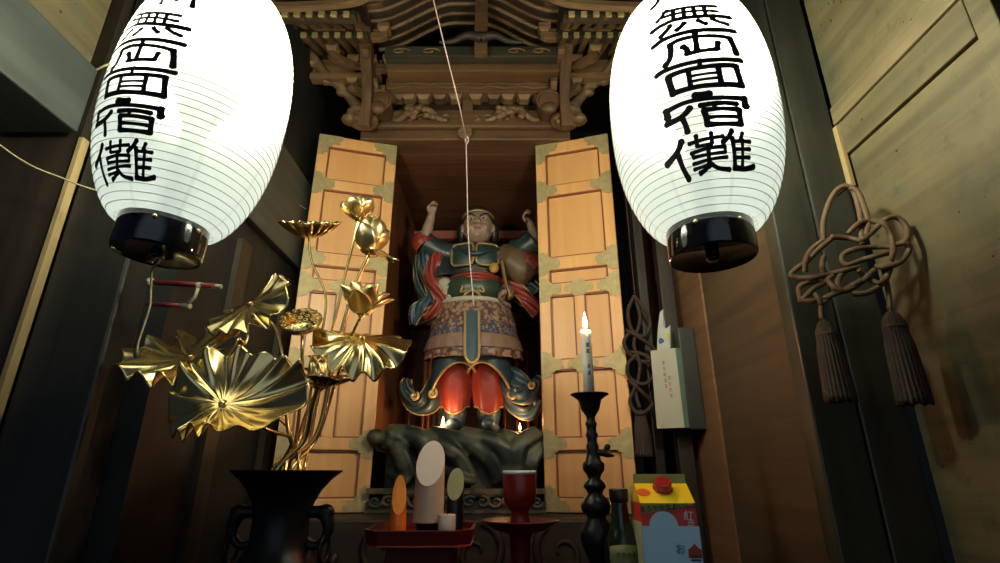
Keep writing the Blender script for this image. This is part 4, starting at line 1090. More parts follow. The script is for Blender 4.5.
# big fan-shaped leaf in front
t = lotus_thing('gilded_leaf', 'largest gilded lotus leaf, a wide ruffled fan facing forward at lower left', 'lotus leaf')
c = W(223, 404, 0.86)
leaf(t, c, (0.22, -0.76, 0.64), 0.094, (1, 0, 0), 14, 0.15, 0.40, 0.10, 0.3, 1.14, 3, fold=0.8, fdir=R(212), lobe=0.22, ldir=R(10))
stem(t, [W(292, 440, 0.99), W(268, 430, 0.93), c + Vector((0.004, 0.01, -0.004))], 0.004, 1)
# leaf behind it, seen from its edge
t = lotus_thing('gilded_leaf', 'gilded lotus leaf at far left, seen nearly edge-on behind the largest leaf', 'lotus leaf')
c = W(190, 357, 0.95)
leaf(t, c, (-0.12, -0.66, 0.74), 0.096, (1, 0, 0.25), 13, 0.14, 0.30, -0.30, 1.4, 1.12, 11)
stem(t, [W(290, 430, 1.03), W(240, 390, 1.02), c + Vector((0.004, 0.005, -0.006))], 0.004, 2)
# upper left leaf
t = lotus_thing('gilded_leaf', 'gilded ruffled lotus leaf tilted up at left, just right of the red rods', 'lotus leaf')
c = W(250, 304, 0.97)
leaf(t, c, (-0.42, -0.72, 0.52), 0.076, (0.74, 0, 0.68), 13, 0.14, 0.10, -0.35, 1.57, 1.18, 5)
stem(t, [W(288, 430, 1.02), W(284, 370, 1.01), W(276, 330, 1.0), W(262, 316, 0.985), c + Vector((0.003, 0.005, -0.003))], 0.0038, 3)
# top leaf, a shallow dish seen from the side
t = lotus_thing('gilded_leaf', 'small gilded lotus leaf held high and level, seen from its edge against the left door', 'lotus leaf')
c = W(309, 238, 1.03)
leaf(t, c, (0.03, -0.46, 0.88), 0.056, (1, 0, 0), 16, 0.045, 0.62, 0.0, 0.0, 1.08, 8)
stem(t, [W(300, 440, 1.02), W(316, 360, 1.03), W(326, 300, 1.04), W(312, 262, 1.035), c], 0.0030, 4)
# right leaf drooping towards the cabinet opening
t = lotus_thing('gilded_leaf', 'gilded lotus leaf drooping at right, nearest the cabinet opening', 'lotus leaf')
c = W(362, 338, 1.0)
leaf(t, c, (0.12, -0.62, 0.76), 0.082, (1, 0, 0), 11, 0.13, -0.06, -0.50, 1.57, 1.04, 14, lobe=0.15, ldir=R(-20))
stem(t, [W(300, 436, 1.02), W(318, 392, 1.03), W(350, 378, 1.03), W(364, 364, 1.01), c + Vector((0, 0.004, -0.004))], 0.0045, 5)
# seed pod
t = lotus_thing('gilded_seed_pod', 'gilded lotus seed pod with a pitted flat top, in front of the left door edge', 'lotus pod')
c = W(301, 321, 0.97)
ax = Vector((0.04, -0.78, 0.66)).normalized(); bx_, by_, _ = basis(ax); Mx = Matrix((bx_, by_, ax)).transposed()
pod = MB().lathe([(0.004, -0.030), (0.010, -0.026), (0.024, -0.018), (0.037, -0.006), (0.040, 0.0), (0.037, 0.005), (0.02, 0.008), (0, 0.009)], c, 40, Mx).build('pod', GOLD, t, smooth=True)
for r_, n_ in ((0.0, 1), (0.013, 6), (0.025, 11), (0.034, 15)):
    for i in range(n_):
        a = 2 * pi * i / n_ + r_ * 40; p = c + bx_ * (r_ * cos(a)) + by_ * (r_ * sin(a)) + ax * (0.0085 - r_ * 0.07)
        MB().tube([p + bx_ * (0.0037 * cos(q)) + by_ * (0.0037 * sin(q)) for q in [2 * pi * j / 12 for j in range(12)]], 0.0011, 6, closed=True).build('seed_socket', GOLDP, t, smooth=True)
stem(t, [W(296, 440, 1.01), W(302, 380, 0.99), W(302, 345, 0.975), c - ax * 0.026], 0.0036, 6)
# closed bud over a small cupped leaf
t = lotus_thing('gilded_lotus_bud', 'closed gilded lotus bud low in the middle of the bouquet, above a small cupped leaf', 'lotus bud')
c = W(318, 384, 0.965)
flower(t, c, (-0.08, -0.1, 1), 0.060, [(5, 0.02, -0.30, 1.0, 0.55), (6, 0.06, -0.28, 0.9, 0.6), (7, 0.16, -0.30, 0.66, 0.6)], 0.019)
leaf(t, c - Vector((-0.008, 0.004, 0.006)), (0.05, -0.2, 1), 0.044, (1, 0, 0), 5, 0.10, 0.42, 0, 0, 1.1, 4)
stem(t, [W(304, 440, 1.0), W(312, 408, 0.98), c - Vector((0, 0, 0.008))], 0.0052, 7)
# open flower, top
t = lotus_thing('gilded_lotus_flower', 'open gilded lotus flower, highest of the bouquet, with spread rounded petals', 'lotus flower')
c = W(359, 218, 1.02)
flower(t, c, (-0.12, -0.15, 1), 0.056, [(4, 0.16, -0.20, 1.0, 0.5), (5, 0.50, -0.28, 0.98, 0.45), (5, 0.80, -0.22, 0.85, 0.35)], 0.0195, phase=0.5)
stem(t, [W(310, 440, 1.03), W(326, 360, 1.03), W(344, 280, 1.03), W(354, 240, 1.02), c - Vector((0, 0, 0.008))], 0.0034, 8)
# half open flower below it
t = lotus_thing('gilded_lotus_flower', 'half-open ribbed gilded lotus flower just right of and below the highest one', 'lotus flower')
c = W(369, 251, 1.0)
flower(t, c, (0.08, -0.05, 1), 0.088, [(5, 0.12, -0.20, 1.0, 0.6), (5, 0.28, -0.24, 0.95, 0.6), (3, 0.50, -0.20, 0.72, 0.5)], 0.027, phase=0.2)
leaf(t, c + Vector((0.028, 0.0, -0.006)), (0.35, -0.1, 0.9), 0.026, (1, 0, 0.25), 3, 0.20, -0.1, 0, 0, 1.35, 9)
stem(t, [W(316, 436, 1.03), W(334, 360, 1.02), W(354, 290, 1.01), c - Vector((0, 0, 0.010))], 0.0052, 9)
# twisted blossom
t = lotus_thing('gilded_lotus_flower', 'gilded blossom with loosely curling petals above the drooping right leaf', 'lotus flower')
c = W(362, 312, 0.985)
flower(t, c, (0.10, -0.15, 1), 0.064, [(3, 0.16, 0.05, 1.0, 0.7), (4, 0.42, 0.22, 0.85, 0.6), (3, 0.65, 0.42, 0.7, 0.5)], 0.026, phase=1.0)
stem(t, [W(318, 436, 1.04), W(336, 380, 1.03), W(352, 335, 1.0), c - Vector((0, 0, 0.008))], 0.0036, 10)
# ================================================================ offerings on the table
REDL = plain('red_lacquer', (0.13, 0.008, 0.006), 0.28, 0, 0.1, 20, coat=0.1)
BLK = plain('black_plastic', (0.008, 0.008, 0.009), 0.3)
# ---- footed red tray with cut corners
TY = 1.13; tx = W(424, 530, TY).x; zr_ = W(421, 530, 1.04).z
t = thing('lacquer_tray', 'red lacquer tray with cut corners on a square foot, holding slanted candles', 'tray', (tx, TY, TZ), None)
def octo(hw, cut, z): return [Vector((tx + a, TY + b, z)) for a, b in ((hw - cut, -hw), (hw, -hw + cut), (hw, hw - cut), (hw - cut, hw), (-hw + cut, hw), (-hw, hw - cut), (-hw, -hw + cut), (-hw + cut, -hw))]
zt0 = zr_ - 0.028
m = MB()
hw = 0.101
lv = [octo(hw * 0.93, 0.024, zt0), octo(hw, 0.028, zr_), octo(hw - 0.006, 0.026, zr_), octo(hw * 0.97 - 0.008, 0.024, zr_ - 0.013)]
vs = [p for l in lv for p in l]; fs = [tuple(range(8))[::-1]]
for i in range(3):
    for k_ in range(8): fs.append((i * 8 + k_, i * 8 + (k_ + 1) % 8, (i + 1) * 8 + (k_ + 1) % 8, (i + 1) * 8 + k_))
fs.append(tuple(range(24, 32)))
m.add(vs, fs); m.build('tray_top', REDL, t, bevel=0.0015)
m = MB()
a_, b_ = 0.060, 0.072
m.add([Vector((tx + x * q, TY + y * q, z)) for q, z in ((b_, TZ + 0.001), (a_, zt0 - 0.001)) for x, y in ((-1, -1), (1, -1), (1, 1), (-1, 1))], [(0, 3, 2, 1), (4, 5, 6, 7), (0, 1, 5, 4), (1, 2, 6, 5), (2, 3, 7, 6), (3, 0, 4, 7)])
m.build('foot', plain('dull_red_lacquer', (0.10, 0.012, 0.010), 0.6, spec=0.15), t, bevel=0.003)
MB().tube([p + Vector((0, 0, 0.001)) for p in octo(hw * 0.945, 0.024, zt0)], 0.0018, 6, closed=True).build('rim_line', plain('worn_red_edge', (0.30, 0.05, 0.035), 0.4), t)
zf = zr_ - 0.0125
def slant(name, label, cat, u, vtop, Y, r, h, cut, yaw, mats, taper=1.0, base=0.0, grp=None):
    """upright round stick with a long slanting cut: cut = height of the sloping face"""
    x = W(u, vtop, Y).x
    t = thing(name, label, cat, (x, Y, zf), grp)
    N = 40; d = Vector((cos(yaw), sin(yaw), 0))
    def zc(p): return h - cut * 0.5 + cut * 0.5 * (-(p.dot(d)) / r)
    ring = [Vector((cos(a), sin(a), 0)) for a in [2 * pi * i / N for i in range(N)]]
    rows = 8; vs = []; fs = []
    top = [zc(p * r) for p in ring]
    for j in range(rows + 1):
        for i, p in enumerate(ring):
            z = base + (top[i] - base) * j / rows; q = lerp(1.0, taper, z / h)
            vs.append(Vector((x, Y, zf)) + p * r * q + Vector((0, 0, z)))
    for j in range(rows):
        for i in range(N): fs.append((j * N + i, j * N + (i + 1) % N, (j + 1) * N + (i + 1) % N, (j + 1) * N + i))
    fs.append(tuple(range(N))[::-1])
    MB().add(vs, fs).build('body', mats[0], t, smooth=False)
    face = [v.copy() for v in vs[rows * N:]]; c = sum(face, Vector()) / N
    nrm = (face[1] - face[0]).cross(face[N // 2] - face[0]).normalized()
    if nrm.z < 0: nrm = -nrm
    MB().prism([p.lerp(c, 0.01) + nrm * 0.0002 for p in face], nrm, 0.0008).build('cut_face', mats[1], t)
    return t, x
WAX = plain('cream_wax', (0.58, 0.46, 0.33), 0.5, 0, 0.1, 20)
WAXF = plain('pale_cut_wax', (0.92, 0.92, 0.80), 0.5, 0, 0.04, 10)
ORW = plain('orange_wax', (0.85, 0.20, 0.010), 0.4, 0, 0.15, 15)
ORF = plain('light_orange_cut_wax', (0.92, 0.33, 0.03), 0.4, 0, 0.1, 15)
hh = W(431, 440, 1.11).z - zf
t, x_ = slant('slanted_candle', 'thick cream candle stub with a big oval slanted top, tallest on the red tray', 'candle', 430, 480, 1.11, 0.0300, hh, 0.088, R(-92), (WAX, WAXF), 0.93, 0.020, 'slant-cut candles on the red tray')
MB().lathe([(0, 0.0005), (0.020, 0.0005), (0.022, 0.004), (0.024, 0.017), (0.0275, 0.0198), (0, 0.0198)], (x_, 1.11, zf), 32).build('black_holder', BLK, t, smooth=True)
hh = W(399, 475, 1.08).z - zf
slant('slanted_candle', 'slim orange candle with a slanted tip at the left end of the red tray', 'candle', 399, 500, 1.08, 0.0172, hh, 0.070, R(-80), (ORW, ORF), 0.66, 0, 'slant-cut candles on the red tray')
hh = W(456, 468, 1.14).z - zf
slant('slanted_candle', 'black slant-cut candle with a pale green oval face, behind the small white cup', 'candle', 455.5, 490, 1.15, 0.0172, hh, 0.062, R(-94), (BLK, plain('pale_green_cut_wax', (0.34, 0.42, 0.24), 0.5)), 1.0, 0, 'slant-cut candles on the red tray')
xw = W(447, 520, 1.085).x
t = thing('tealight_candle', 'small white tealight candle on the red tray in front of the black one', 'candle', (xw, 1.085, zf))
MB().lathe([(0, 0), (0.0155, 0), (0.0165, 0.002), (0.0165, 0.034), (0.0150, 0.0355), (0.0140, 0.033), (0, 0.0325)], (xw, 1.085, zf), 32).build('wax_body', plain('white_wax', (0.62, 0.62, 0.52), 0.5), t, smooth=True)
MB().tube([(xw, 1.085, zf + 0.032), (xw + 0.001, 1.085, zf + 0.038)], 0.0007, 6).build('wick', BLK, t)

# ---- red cup and plate on its pedestal
CY = 1.12; cx_ = W(520, 520, CY).x; zp = W(520, 521, CY).z
t = thing('pedestal_dish', 'round red lacquer dish on a tall pedestal, under the red cup', 'dish', (cx_, CY, TZ))
MB().lathe([(0, 0.001), (0.045, 0.001), (0.046, 0.006), (0.030, 0.014), (0.021, 0.03), (0.019, 0.05), (0.019, zp - TZ - 0.032), (0.024, zp - TZ - 0.022), (0.05, zp - TZ - 0.015), (0.074, zp - TZ), (0.076, zp - TZ + 0.002), (0.072, zp - TZ + 0.003), (0.05, zp - TZ - 0.009), (0.0, zp - TZ - 0.012)], (cx_, CY, TZ), 56).build('dish', REDL, t, smooth=True)
zc0 = zp - 0.0115
t = thing('red_cup', 'footed dark red lacquer cup with a white inside, standing on the red dish', 'cup', (cx_, CY, zc0))
H_ = W(520, 471, CY).z - zc0
MB().lathe([(0, 0.0005), (0.019, 0.0005), (0.021, 0.003), (0.0195, 0.014), (0.017, 0.028), (0.022, 0.034), (0.030, 0.046), (0.0335, 0.062), (0.0330, H_ - 0.002), (0.0322, H_), (0.0312, H_ - 0.003), (0.0315, 0.062), (0.027, 0.046), (0.0, 0.038)], (cx_, CY, zc0), 48).build('bowl', REDL, t, smooth=True)
MB().lathe([(0.0322, H_ + 0.0006), (0.0334, H_ - 0.0002), (0.0334, H_ - 0.0065), (0.0338, H_ - 0.0065), (0.0338, H_ + 0.0006), (0.0322, H_ + 0.0012), (0.0308, H_ + 0.0004), (0.0305, 0.064), (0.0298, 0.064), (0.0300, H_)], (cx_, CY, zc0), 48).build('white_lining', plain('white_glaze', (0.62, 0.66, 0.66), 0.25), t, smooth=True)

# ---- turned candlestick
KY = 1.06; kx = W(589.3, 394, KY).x
def kz(v): return W(591, v, KY).z
IRON = plain('black_iron', (0.014, 0.013, 0.012), 0.38, 0.5, 0.4, 60, 0.2)
t = thing('candlestick', 'tall turned black iron candlestick holding the burning candle', 'candlestick', (kx, KY, TZ))
q = PX(KY, 450)
P = [(0.038, TZ), (0.042, TZ + 0.006), (0.034, TZ + 0.016), (0.018, TZ + 0.026)]
for v, r in ((560, 9), (548, 14), (538, 16), (528, 15), (519, 9), (516, 9), (512, 13), (506, 14.5), (499, 12), (494, 7), (490, 8.5), (487, 11), (483, 10), (479, 6), (475, 7), (470, 10.5), (465, 10.8), (463, 10.5), (461, 8), (455, 6.6), (450, 6), (446, 6.5), (443, 5), (439, 5), (435, 6.5), (432, 5), (427, 5), (424, 6.3), (421, 4.5), (417, 4.5), (413, 7), (409, 9.5), (403, 11), (400, 12), (397, 16), (395, 19.5), (394, 19.6)):
    z = kz(v)
    if z > TZ + 0.03: P.append((r * q, z))
P += [(18 * q, kz(394.2)), (13 * q, kz(396)), (9 * q, kz(399)), (0, kz(400))]
P = [(0, TZ + 0.0008)] + [(r, max(z, TZ + 0.0008)) for r, z in P]
MB().lathe(P, (kx, KY, 0), 40).build('shaft', IRON, t, smooth=True)
m = MB()
m.tube(spline([(kx, KY, kz(452)), (kx + 8 * q, KY - 0.004, kz(453)), (kx + 14 * q, KY - 0.004, kz(455)), (kx + 21 * q, KY - 0.002, kz(456))], 5), ramp([0.007, 0.006, 0.005, 0.0015], 16), 10)
m.tube(spline([(kx + 10 * q, KY - 0.004, kz(455)), (kx + 13 * q, KY, kz(450)), (kx + 14 * q, KY, kz(446))], 5), ramp([0.005, 0.004, 0.004], 11), 10)
m.ell((kx + 15 * q, KY, kz(447)), (0.006, 0.005, 0.006))
m.build('arm', IRON, t, smooth=True)
zk = kz(399.5) + 0.0008
t = thing('burning_candle', 'slim white candle with dark lettering burning on the iron candlestick', 'candle', (kx, KY, zk))
zt1 = kz(331); r1 = 5.6 * q
lean = Vector((-0.0005, 0, 0))
WAXW = plain('white_candle_wax', (0.80, 0.78, 0.72), 0.45, 0, 0.05, 20)
m = MB().lathe([(0, 0), (r1 * 1.02, 0), (r1, (zt1 - zk) * 0.6), (r1 * 0.96, zt1 - zk - 0.012), (r1 * 1.04, zt1 - zk - 0.006), (r1 * 0.95, zt1 - zk), (r1 * 0.6, zt1 - zk - 0.003), (0, zt1 - zk - 0.005)], (kx, KY, zk), 32)
for v in m.v: v += lean * ((v.z - zk) / (zt1 - zk))
m.build('wax', WAXW, t, smooth=True)
kt = Vector((kx, KY, zt1)) + lean
MB().tube([kt - Vector((0, 0, 0.006)), kt + Vector((0, 0, 0.005))], 0.0008, 6).build('wick', BLK, t)
MB().lathe([(0, 0.0), (0.0035, 0.004), (0.0053, 0.011), (0.0048, 0.018), (0.0028, 0.027), (0.001, 0.036), (0, 0.040)], kt + Vector((0, 0, 0.003)), 16).build('flame', emitter('candle_flame', (1.0, 0.80, 0.50), 11), t, smooth=True)
lamp('flame_light', (lean.x, -0.004, zt1 - zk + 0.024), 4.0, (1.0, 0.37, 0.15), 0.008, t)
_p = WAXW.node_tree.nodes['Principled BSDF']; _p.inputs['Subsurface Weight'].default_value = 0.7; _p.inputs['Subsurface Scale'].default_value = 0.02; _p.inputs['Subsurface Radius'].default_value = (1, 0.6, 0.4)
# lettering on the wax
def mark(m, c, w_, h_):
    m.box(c, (w_, 0.0008, h_))
yf = KY - r1 - 0.0006
for k_, (v, st_) in enumerate(((346, 'a'), (352, 'b'), (367, 'c'), (374, 'd'))):
    m = MB(); c = Vector((kx + lean.x * (kz(v) - zk) / (zt1 - zk) + 0.001, yf, kz(v)))
    if st_ in 'ab':
        mark(m, c + Vector((0, 0, 0.003)), 0.007, 0.0011); mark(m, c, 0.005, 0.0010); mark(m, c - Vector((0, 0, 0.003)), 0.008, 0.0011); mark(m, c, 0.0011, 0.008)
        mark(m, c + Vector((-0.003, 0, -0.0015)), 0.001, 0.004)
    else:
        mark(m, c, 0.0012, 0.009); mark(m, c + Vector((0.0005, 0, 0.002)), 0.006, 0.0011); mark(m, c + Vector((-0.001, 0, -0.002)), 0.006, 0.0013)
    m.build('lettering', INK, t, weld=False)


# ---- dark green bottle
BY = 1.0; bx0 = W(621, 530, BY).x; qb = PX(BY, 520)
t = thing('sake_bottle', 'small dark green glass bottle with a black cap and pale label', 'bottle', (bx0, BY, TZ))
GLS = plain('dark_green_glass', (0.010, 0.022, 0.010), 0.08, 0, 0.1, 10, coat=0.4)
def bz(v): return W(621, v, BY).z
MB().lathe([(0, TZ + 0.0005), (0.028, TZ + 0.0005), (0.031, TZ + 0.004), (0.031, bz(560)), (0.031, bz(548)), (0.029, bz(541)), (0.022, bz(532)), (0.0155, bz(520)), (0.0140, bz(505)), (0.0135, bz(498)), (0, bz(498))], (bx0, BY, 0), 40).build('glass', GLS, t, smooth=True)
MB().lathe([(0.0155, bz(502)), (0.0165, bz(500.5)), (0.0165, bz(489.5)), (0.0155, bz(488.5)), (0, bz(488.5))], (bx0, BY, 0), 32).build('cap', BLK, t, smooth=True, bevel=0.0008)
lab = MB().grid(lambda s, tt: Vector((bx0 + 0.0316 * cos(-pi / 2 + (s - 0.5) * 1.9), BY + 0.0316 * sin(-pi / 2 + (s - 0.5) * 1.9), lerp(bz(545) + 0.004 * (1 - (2 * s - 1) ** 2), bz(600), tt))), 24, 6).build('label', plain('yellow_green_label', (0.16, 0.17, 0.06), 0.5), t, smooth=True, solid=0.0006)
m = MB()
for i in range(4):
    x = bx0 - 0.014 + i * 0.009; y = BY - sqrt(max(0, 0.0326 ** 2 - (x - bx0) ** 2)); z = bz(551)
    m.box((x, y, z), (0.005, 0.0006, 0.0012)).box((x, y, z - 0.003), (0.0055, 0.0006, 0.001)).box((x, y, z - 0.0015), (0.001, 0.0006, 0.007))
m.box((bx0, BY - 0.0326, bz(560)), (0.026, 0.0006, 0.0014))
m.build('label_writing', plain('dark_green_print', (0.03, 0.05, 0.02), 0.6), t, weld=False)

# ---- gable-top carton
GY = 0.97; q = PX(GY, 510)
gx = W(669.5, 515, GY - 0.04).x; rz = R(-3)
t = thing('drink_carton', 'yellow and red gable-top drink carton with a red cap and a pale blue paper sleeve', 'carton', (gx, GY, TZ))
t.rotation_euler = (0, 0, rz)
Mr = Matrix.Rotation(rz, 3, 'Z')
wC = 0.0445; # half width
zs = W(669, 503, GY - 0.04).z - TZ; zg = W(669, 476, GY).z - TZ
YEL = plain('yellow_print', (0.85, 0.66, 0.02), 0.3, 0, 0.08, 10); REDP = plain('red_print', (0.62, 0.03, 0.025), 0.35, 0, 0.1, 10)
GRN = plain('yellow_green_print', (0.22, 0.24, 0.04), 0.35); BLU = plain('pale_blue_paper', (0.42, 0.68, 0.86), 0.6, 0, 0.05, 8); WHT = plain('white_print', (0.7, 0.72, 0.7), 0.5)
def local(mb, name, mat, parent, **k): return mb.build(name, mat, parent, world=False, **k)
zw = zs - 0.055       # where red begins above the sleeve
local(MB().bb((-wC, -wC, 0.0005), (wC, wC, zs)), 'body', REDP, t, bevel=0.001)
g = MB().add([(-wC, -wC, zs), (wC, -wC, zs), (wC, wC, zs), (-wC, wC, zs), (-wC, -0.004, zg - 0.012), (wC, -0.004, zg - 0.012), (wC, 0.004, zg - 0.012), (-wC, 0.004, zg - 0.012)],
             [(0, 1, 5, 4), (2, 3, 7, 6), (1, 2, 6, 5), (3, 0, 4, 7), (4, 5, 6, 7), (0, 3, 2, 1)])
gt = local(g, 'gable', YEL, t)
local(MB().bb((-wC, -0.0015, zg - 0.014), (wC, 0.0015, zg + 0.003)), 'top_fin', GRN, t, bevel=0.0005)
# green band with lettering, sloping along the top of the front
m = MB().add([(-wC, -wC - 0.0008, zs - 0.0165), (wC, -wC - 0.0008, zs - 0.002), (wC, -wC - 0.0008, zs), (-wC, -wC - 0.0008, zs), (-wC, -wC - 0.0002, zs - 0.0165), (wC, -wC - 0.0002, zs - 0.002), (wC, -wC - 0.0002, zs), (-wC, -wC - 0.0002, zs)],
             [(0, 1, 2, 3), (7, 6, 5, 4), (0, 4, 5, 1), (1, 5, 6, 2), (2, 6, 7, 3), (3, 7, 4, 0)])
local(m, 'green_band', GRN, t)
Mt = Matrix.Translation((0, -wC - 0.0012, zs - 0.0065)) @ Matrix.Rotation(R(90), 4, 'X') @ Matrix.Rotation(R(4), 4, 'Z')
text_mesh('まろやかなおいしさ', 0.0105, 'band_lettering', INK, t, Mt)
# cap on the sloping front, with screw ridges
sl = Vector((0, (wC - 0.004), (zg - 0.012 - zs))).normalized(); nn = Vector((0, -sl.z, sl.y)); cc_ = Vector((0.001, -wC, zs)) + sl * 0.036
Mc = Matrix((Vector((1, 0, 0)), sl, nn)).transposed()
cp = MB().lathe([(0.0165, 0.0005), (0.017, 0.002), (0.0155, 0.003), (0.0142, 0.0035), (0.0142, 0.013), (0.0128, 0.0148), (0, 0.0150)], cc_, 36, Mc)
local(cp, 'cap', plain('shiny_red_plastic', (0.34, 0.010, 0.02), 0.15, coat=0.4), t, smooth=True, bevel=0.0004)
local(MB().ell(Vector((-0.034, -wC, zs)) + sl * 0.026 + nn * 0.0004, (0.012, 0.010, 0.0006), Mc), 'red_motif', plain('orange_red_print', (0.55, 0.10, 0.02), 0.35), gt)
# pale blue sleeve with an arched top on the front, pale edge on the left
e = 0.0012; zb2 = zs - 0.034
arch = [(-wC - e, 0.001), (wC + e, 0.001), (wC + e, zb2)]
for i in range(13):
    a = pi * i / 12; arch.append((-0.010 + 0.023 * cos(a), zb2 + 0.022 * sin(a)))
arch.append((-wC - e, zb2))
local(MB().prism([Vector((x, -wC - e - 0.0008, z)) for x, z in arch], (0, 1, 0), 0.001), 'paper_sleeve', BLU, t)
local(MB().bb((-wC - e - 0.001, -wC - e, 0.001), (-wC - 0.0002, wC, zb2 + 0.004)), 'sleeve_side', plain('cream_paper', (0.42, 0.42, 0.27), 0.6), t)
Mt = Matrix.Translation((0.012, -wC - e - 0.0012, zb2 - 0.034)) @ Matrix.Rotation(R(90), 4, 'X')
text_mesh('お', 0.017, 'sleeve_lettering', plain('pencil_grey', (0.10, 0.16, 0.2), 0.6), t, Mt)
Mt = Matrix.Translation((0.031, -wC - 0.0012, zs - 0.020)) @ Matrix.Rotation(R(90), 4, 'X') @ Matrix.Rotation(R(-6), 4, 'Z')
text_mesh('紅', 0.0165, 'red_panel_lettering', WHT, t, Mt)
Mt = Matrix.Translation((0.033, -wC - 0.0012, zs - 0.0335)) @ Matrix.Rotation(R(90), 4, 'X') @ Matrix.Rotation(R(-6), 4, 'Z')
text_mesh('花', 0.0125, 'red_panel_lettering', WHT, t, Mt)
em_ = [Vector((0.035 + x, -wC - e - 0.0014, zb2 - 0.040 + z)) for x, z in ((-0.011, -0.006), (0.010, -0.006), (0.010, 0.006), (0.004, 0.010), (0, 0.015), (-0.005, 0.010), (-0.011, 0.006))]
eb = local(MB().prism(em_, (0, 1, 0), 0.0006), 'crest', plain('crest_red', (0.30, 0.03, 0.02), 0.5), t)
m = MB()
for k_ in range(3): m.bb((0.027, -wC - e - 0.0018, zb2 - 0.044 - 0.006 * k_), (0.042, -wC - e - 0.0014, zb2 - 0.0415 - 0.006 * k_))
local(m, 'crest_bars', plain('crest_dark', (0.06, 0.02, 0.03), 0.5), eb)

# ================================================================ box and papers fixed to the right-hand boards
t = thing('wall_case', 'dark wooden case fixed to the brown side boards, with paper packet in front', 'case', (0.596, 1.60, W(690, 430, 1.57).z))
za, zbx = W(690, 430, 1.57).z, W(690, 328, 1.57).z
lean_ = 0.0
MB().bb((0.549, 1.56, za), (0.5995, 1.67, zbx)).build('case_body', plain('dark_grey_wood', (0.017, 0.018, 0.015), 0.5, 0, 0.2, 40), t, bevel=0.004)
t2 = thing('paper_packet', 'white paper packet with vertical writing and a pale green spine, on the wall case', 'packet', (0.53, 1.56, za + 0.01))
pz0, pz1 = W(670, 428, 1.56).z, W(670, 349, 1.56).z
# a slim box standing out from the case, front face to the viewer
pa, pb = W(653, 390, 1.585).x, W(680, 390, 1.545).x
MB().add([(pa, 1.585, pz0), (pb, 1.545, pz0), (0.5475, 1.556, pz0), (0.5475, 1.61, pz0), (pa + 0.004, 1.585, pz1), (pb, 1.545, pz1), (0.5475, 1.556, pz1), (0.5475, 1.61, pz1)],
         [(0, 3, 2, 1), (4, 5, 6, 7), (0, 1, 5, 4), (1, 2, 6, 5), (2, 3, 7, 6), (3, 0, 4, 7)]).build('packet', plain('cream_white_paper', (0.33, 0.31, 0.24), 0.6, 0, 0.06), t2, bevel=0.0008)
MB().add([(pb + 0.0006, 1.5435, pz0), (0.5472, 1.5545, pz0), (0.5472, 1.5548, pz0), (pb + 0.0006, 1.5442, pz0), (pb + 0.0006, 1.5435, pz1), (0.5472, 1.5545, pz1), (0.5472, 1.5548, pz1), (pb + 0.0006, 1.5442, pz1)],
         [(0, 3, 2, 1), (4, 5, 6, 7), (0, 1, 5, 4), (1, 2, 6, 5), (2, 3, 7, 6), (3, 0, 4, 7)]).build('spine', plain('pale_green_card', (0.14, 0.22, 0.18), 0.5), t2)
m = MB(); m2 = MB()
rnd = random.Random(4)
dx = Vector((pb - pa, 1.545 - 1.585, 0)).normalized(); nf = Vector((dx.y, -dx.x, 0))
for k_ in range(9):
    c = Vector((pa, 1.585, 0)) + dx * (0.040 if k_ < 5 else 0.052) + nf * 0.0010; c.z = lerp(pz1, pz0, 0.18 + 0.075 * (k_ % 5) + (0.2 if k_ >= 5 else 0))
    tgt = m2 if k_ in (6, 7) else m
    for j in range(3):
        p = c + Vector((0, 0, 0.004 - 0.004 * j)); L_ = rnd.uniform(0.003, 0.005)
        tgt.add([p - dx * L_ + Vector((0, 0, -.0007)), p + dx * L_ + Vector((0, 0, -.0007)), p + dx * L_ + Vector((0, 0, .0009)), p - dx * L_ + Vector((0, 0, .0009))], [(0, 1, 2, 3)])
    tgt.add([c - dx * .0006 + Vector((0, 0, -.006)), c + dx * .0006 + Vector((0, 0, -.006)), c + dx * .0006 + Vector((0, 0, .006)), c - dx * .0006 + Vector((0, 0, .006))], [(0, 1, 2, 3)])
m.build('writing', plain('faded_ink', (0.10, 0.10, 0.10), 0.6), t2, weld=False)
m2.build('red_stamp', plain('stamp_red', (0.35, 0.06, 0.04), 0.6), t2, weld=False)
t3 = thing('paper_slip', 'narrow white printed slip with blue and yellow marks, standing up behind the packet', 'paper slip', (W(664, 345, 1.59).x, 1.59, pz1))
a0, a1, a2, a3 = W(657, 351, 1.605), W(671, 351, 1.60), W(672, 300, 1.62), W(660, 312, 1.62)
def sl_(s, tt):
    p = a0.lerp(a1, s).lerp(a3.lerp(a2, s), tt); return p + Vector((0, 0.010 * sin(tt * 3.0), 0))
MB().grid(sl_, 8, 16).build('slip', plain('white_slip_paper', (0.36, 0.38, 0.35), 0.6), t3, smooth=True, solid=0.0008)
def spot(s, tt, rx, rz_, name, mat):
    c = sl_(s, tt) + Vector((0, -0.0016, 0)); MB().ell(c, (rx, 0.0008, rz_)).build(name, mat, t3, smooth=True)
spot(0.3, 0.22, 0.009, 0.012, 'blue_mark', plain('slip_blue', (0.03, 0.08, 0.25), 0.6)); spot(0.75, 0.30, 0.008, 0.014, 'yellow_mark', plain('slip_yellow', (0.5, 0.42, 0.08), 0.6))
spot(0.5, 0.62, 0.004, 0.014, 'print_mark', plain('slip_grey', (0.22, 0.2, 0.28), 0.6)); spot(0.6, 0.85, 0.003, 0.008, 'print_mark', MATS['slip_grey'])

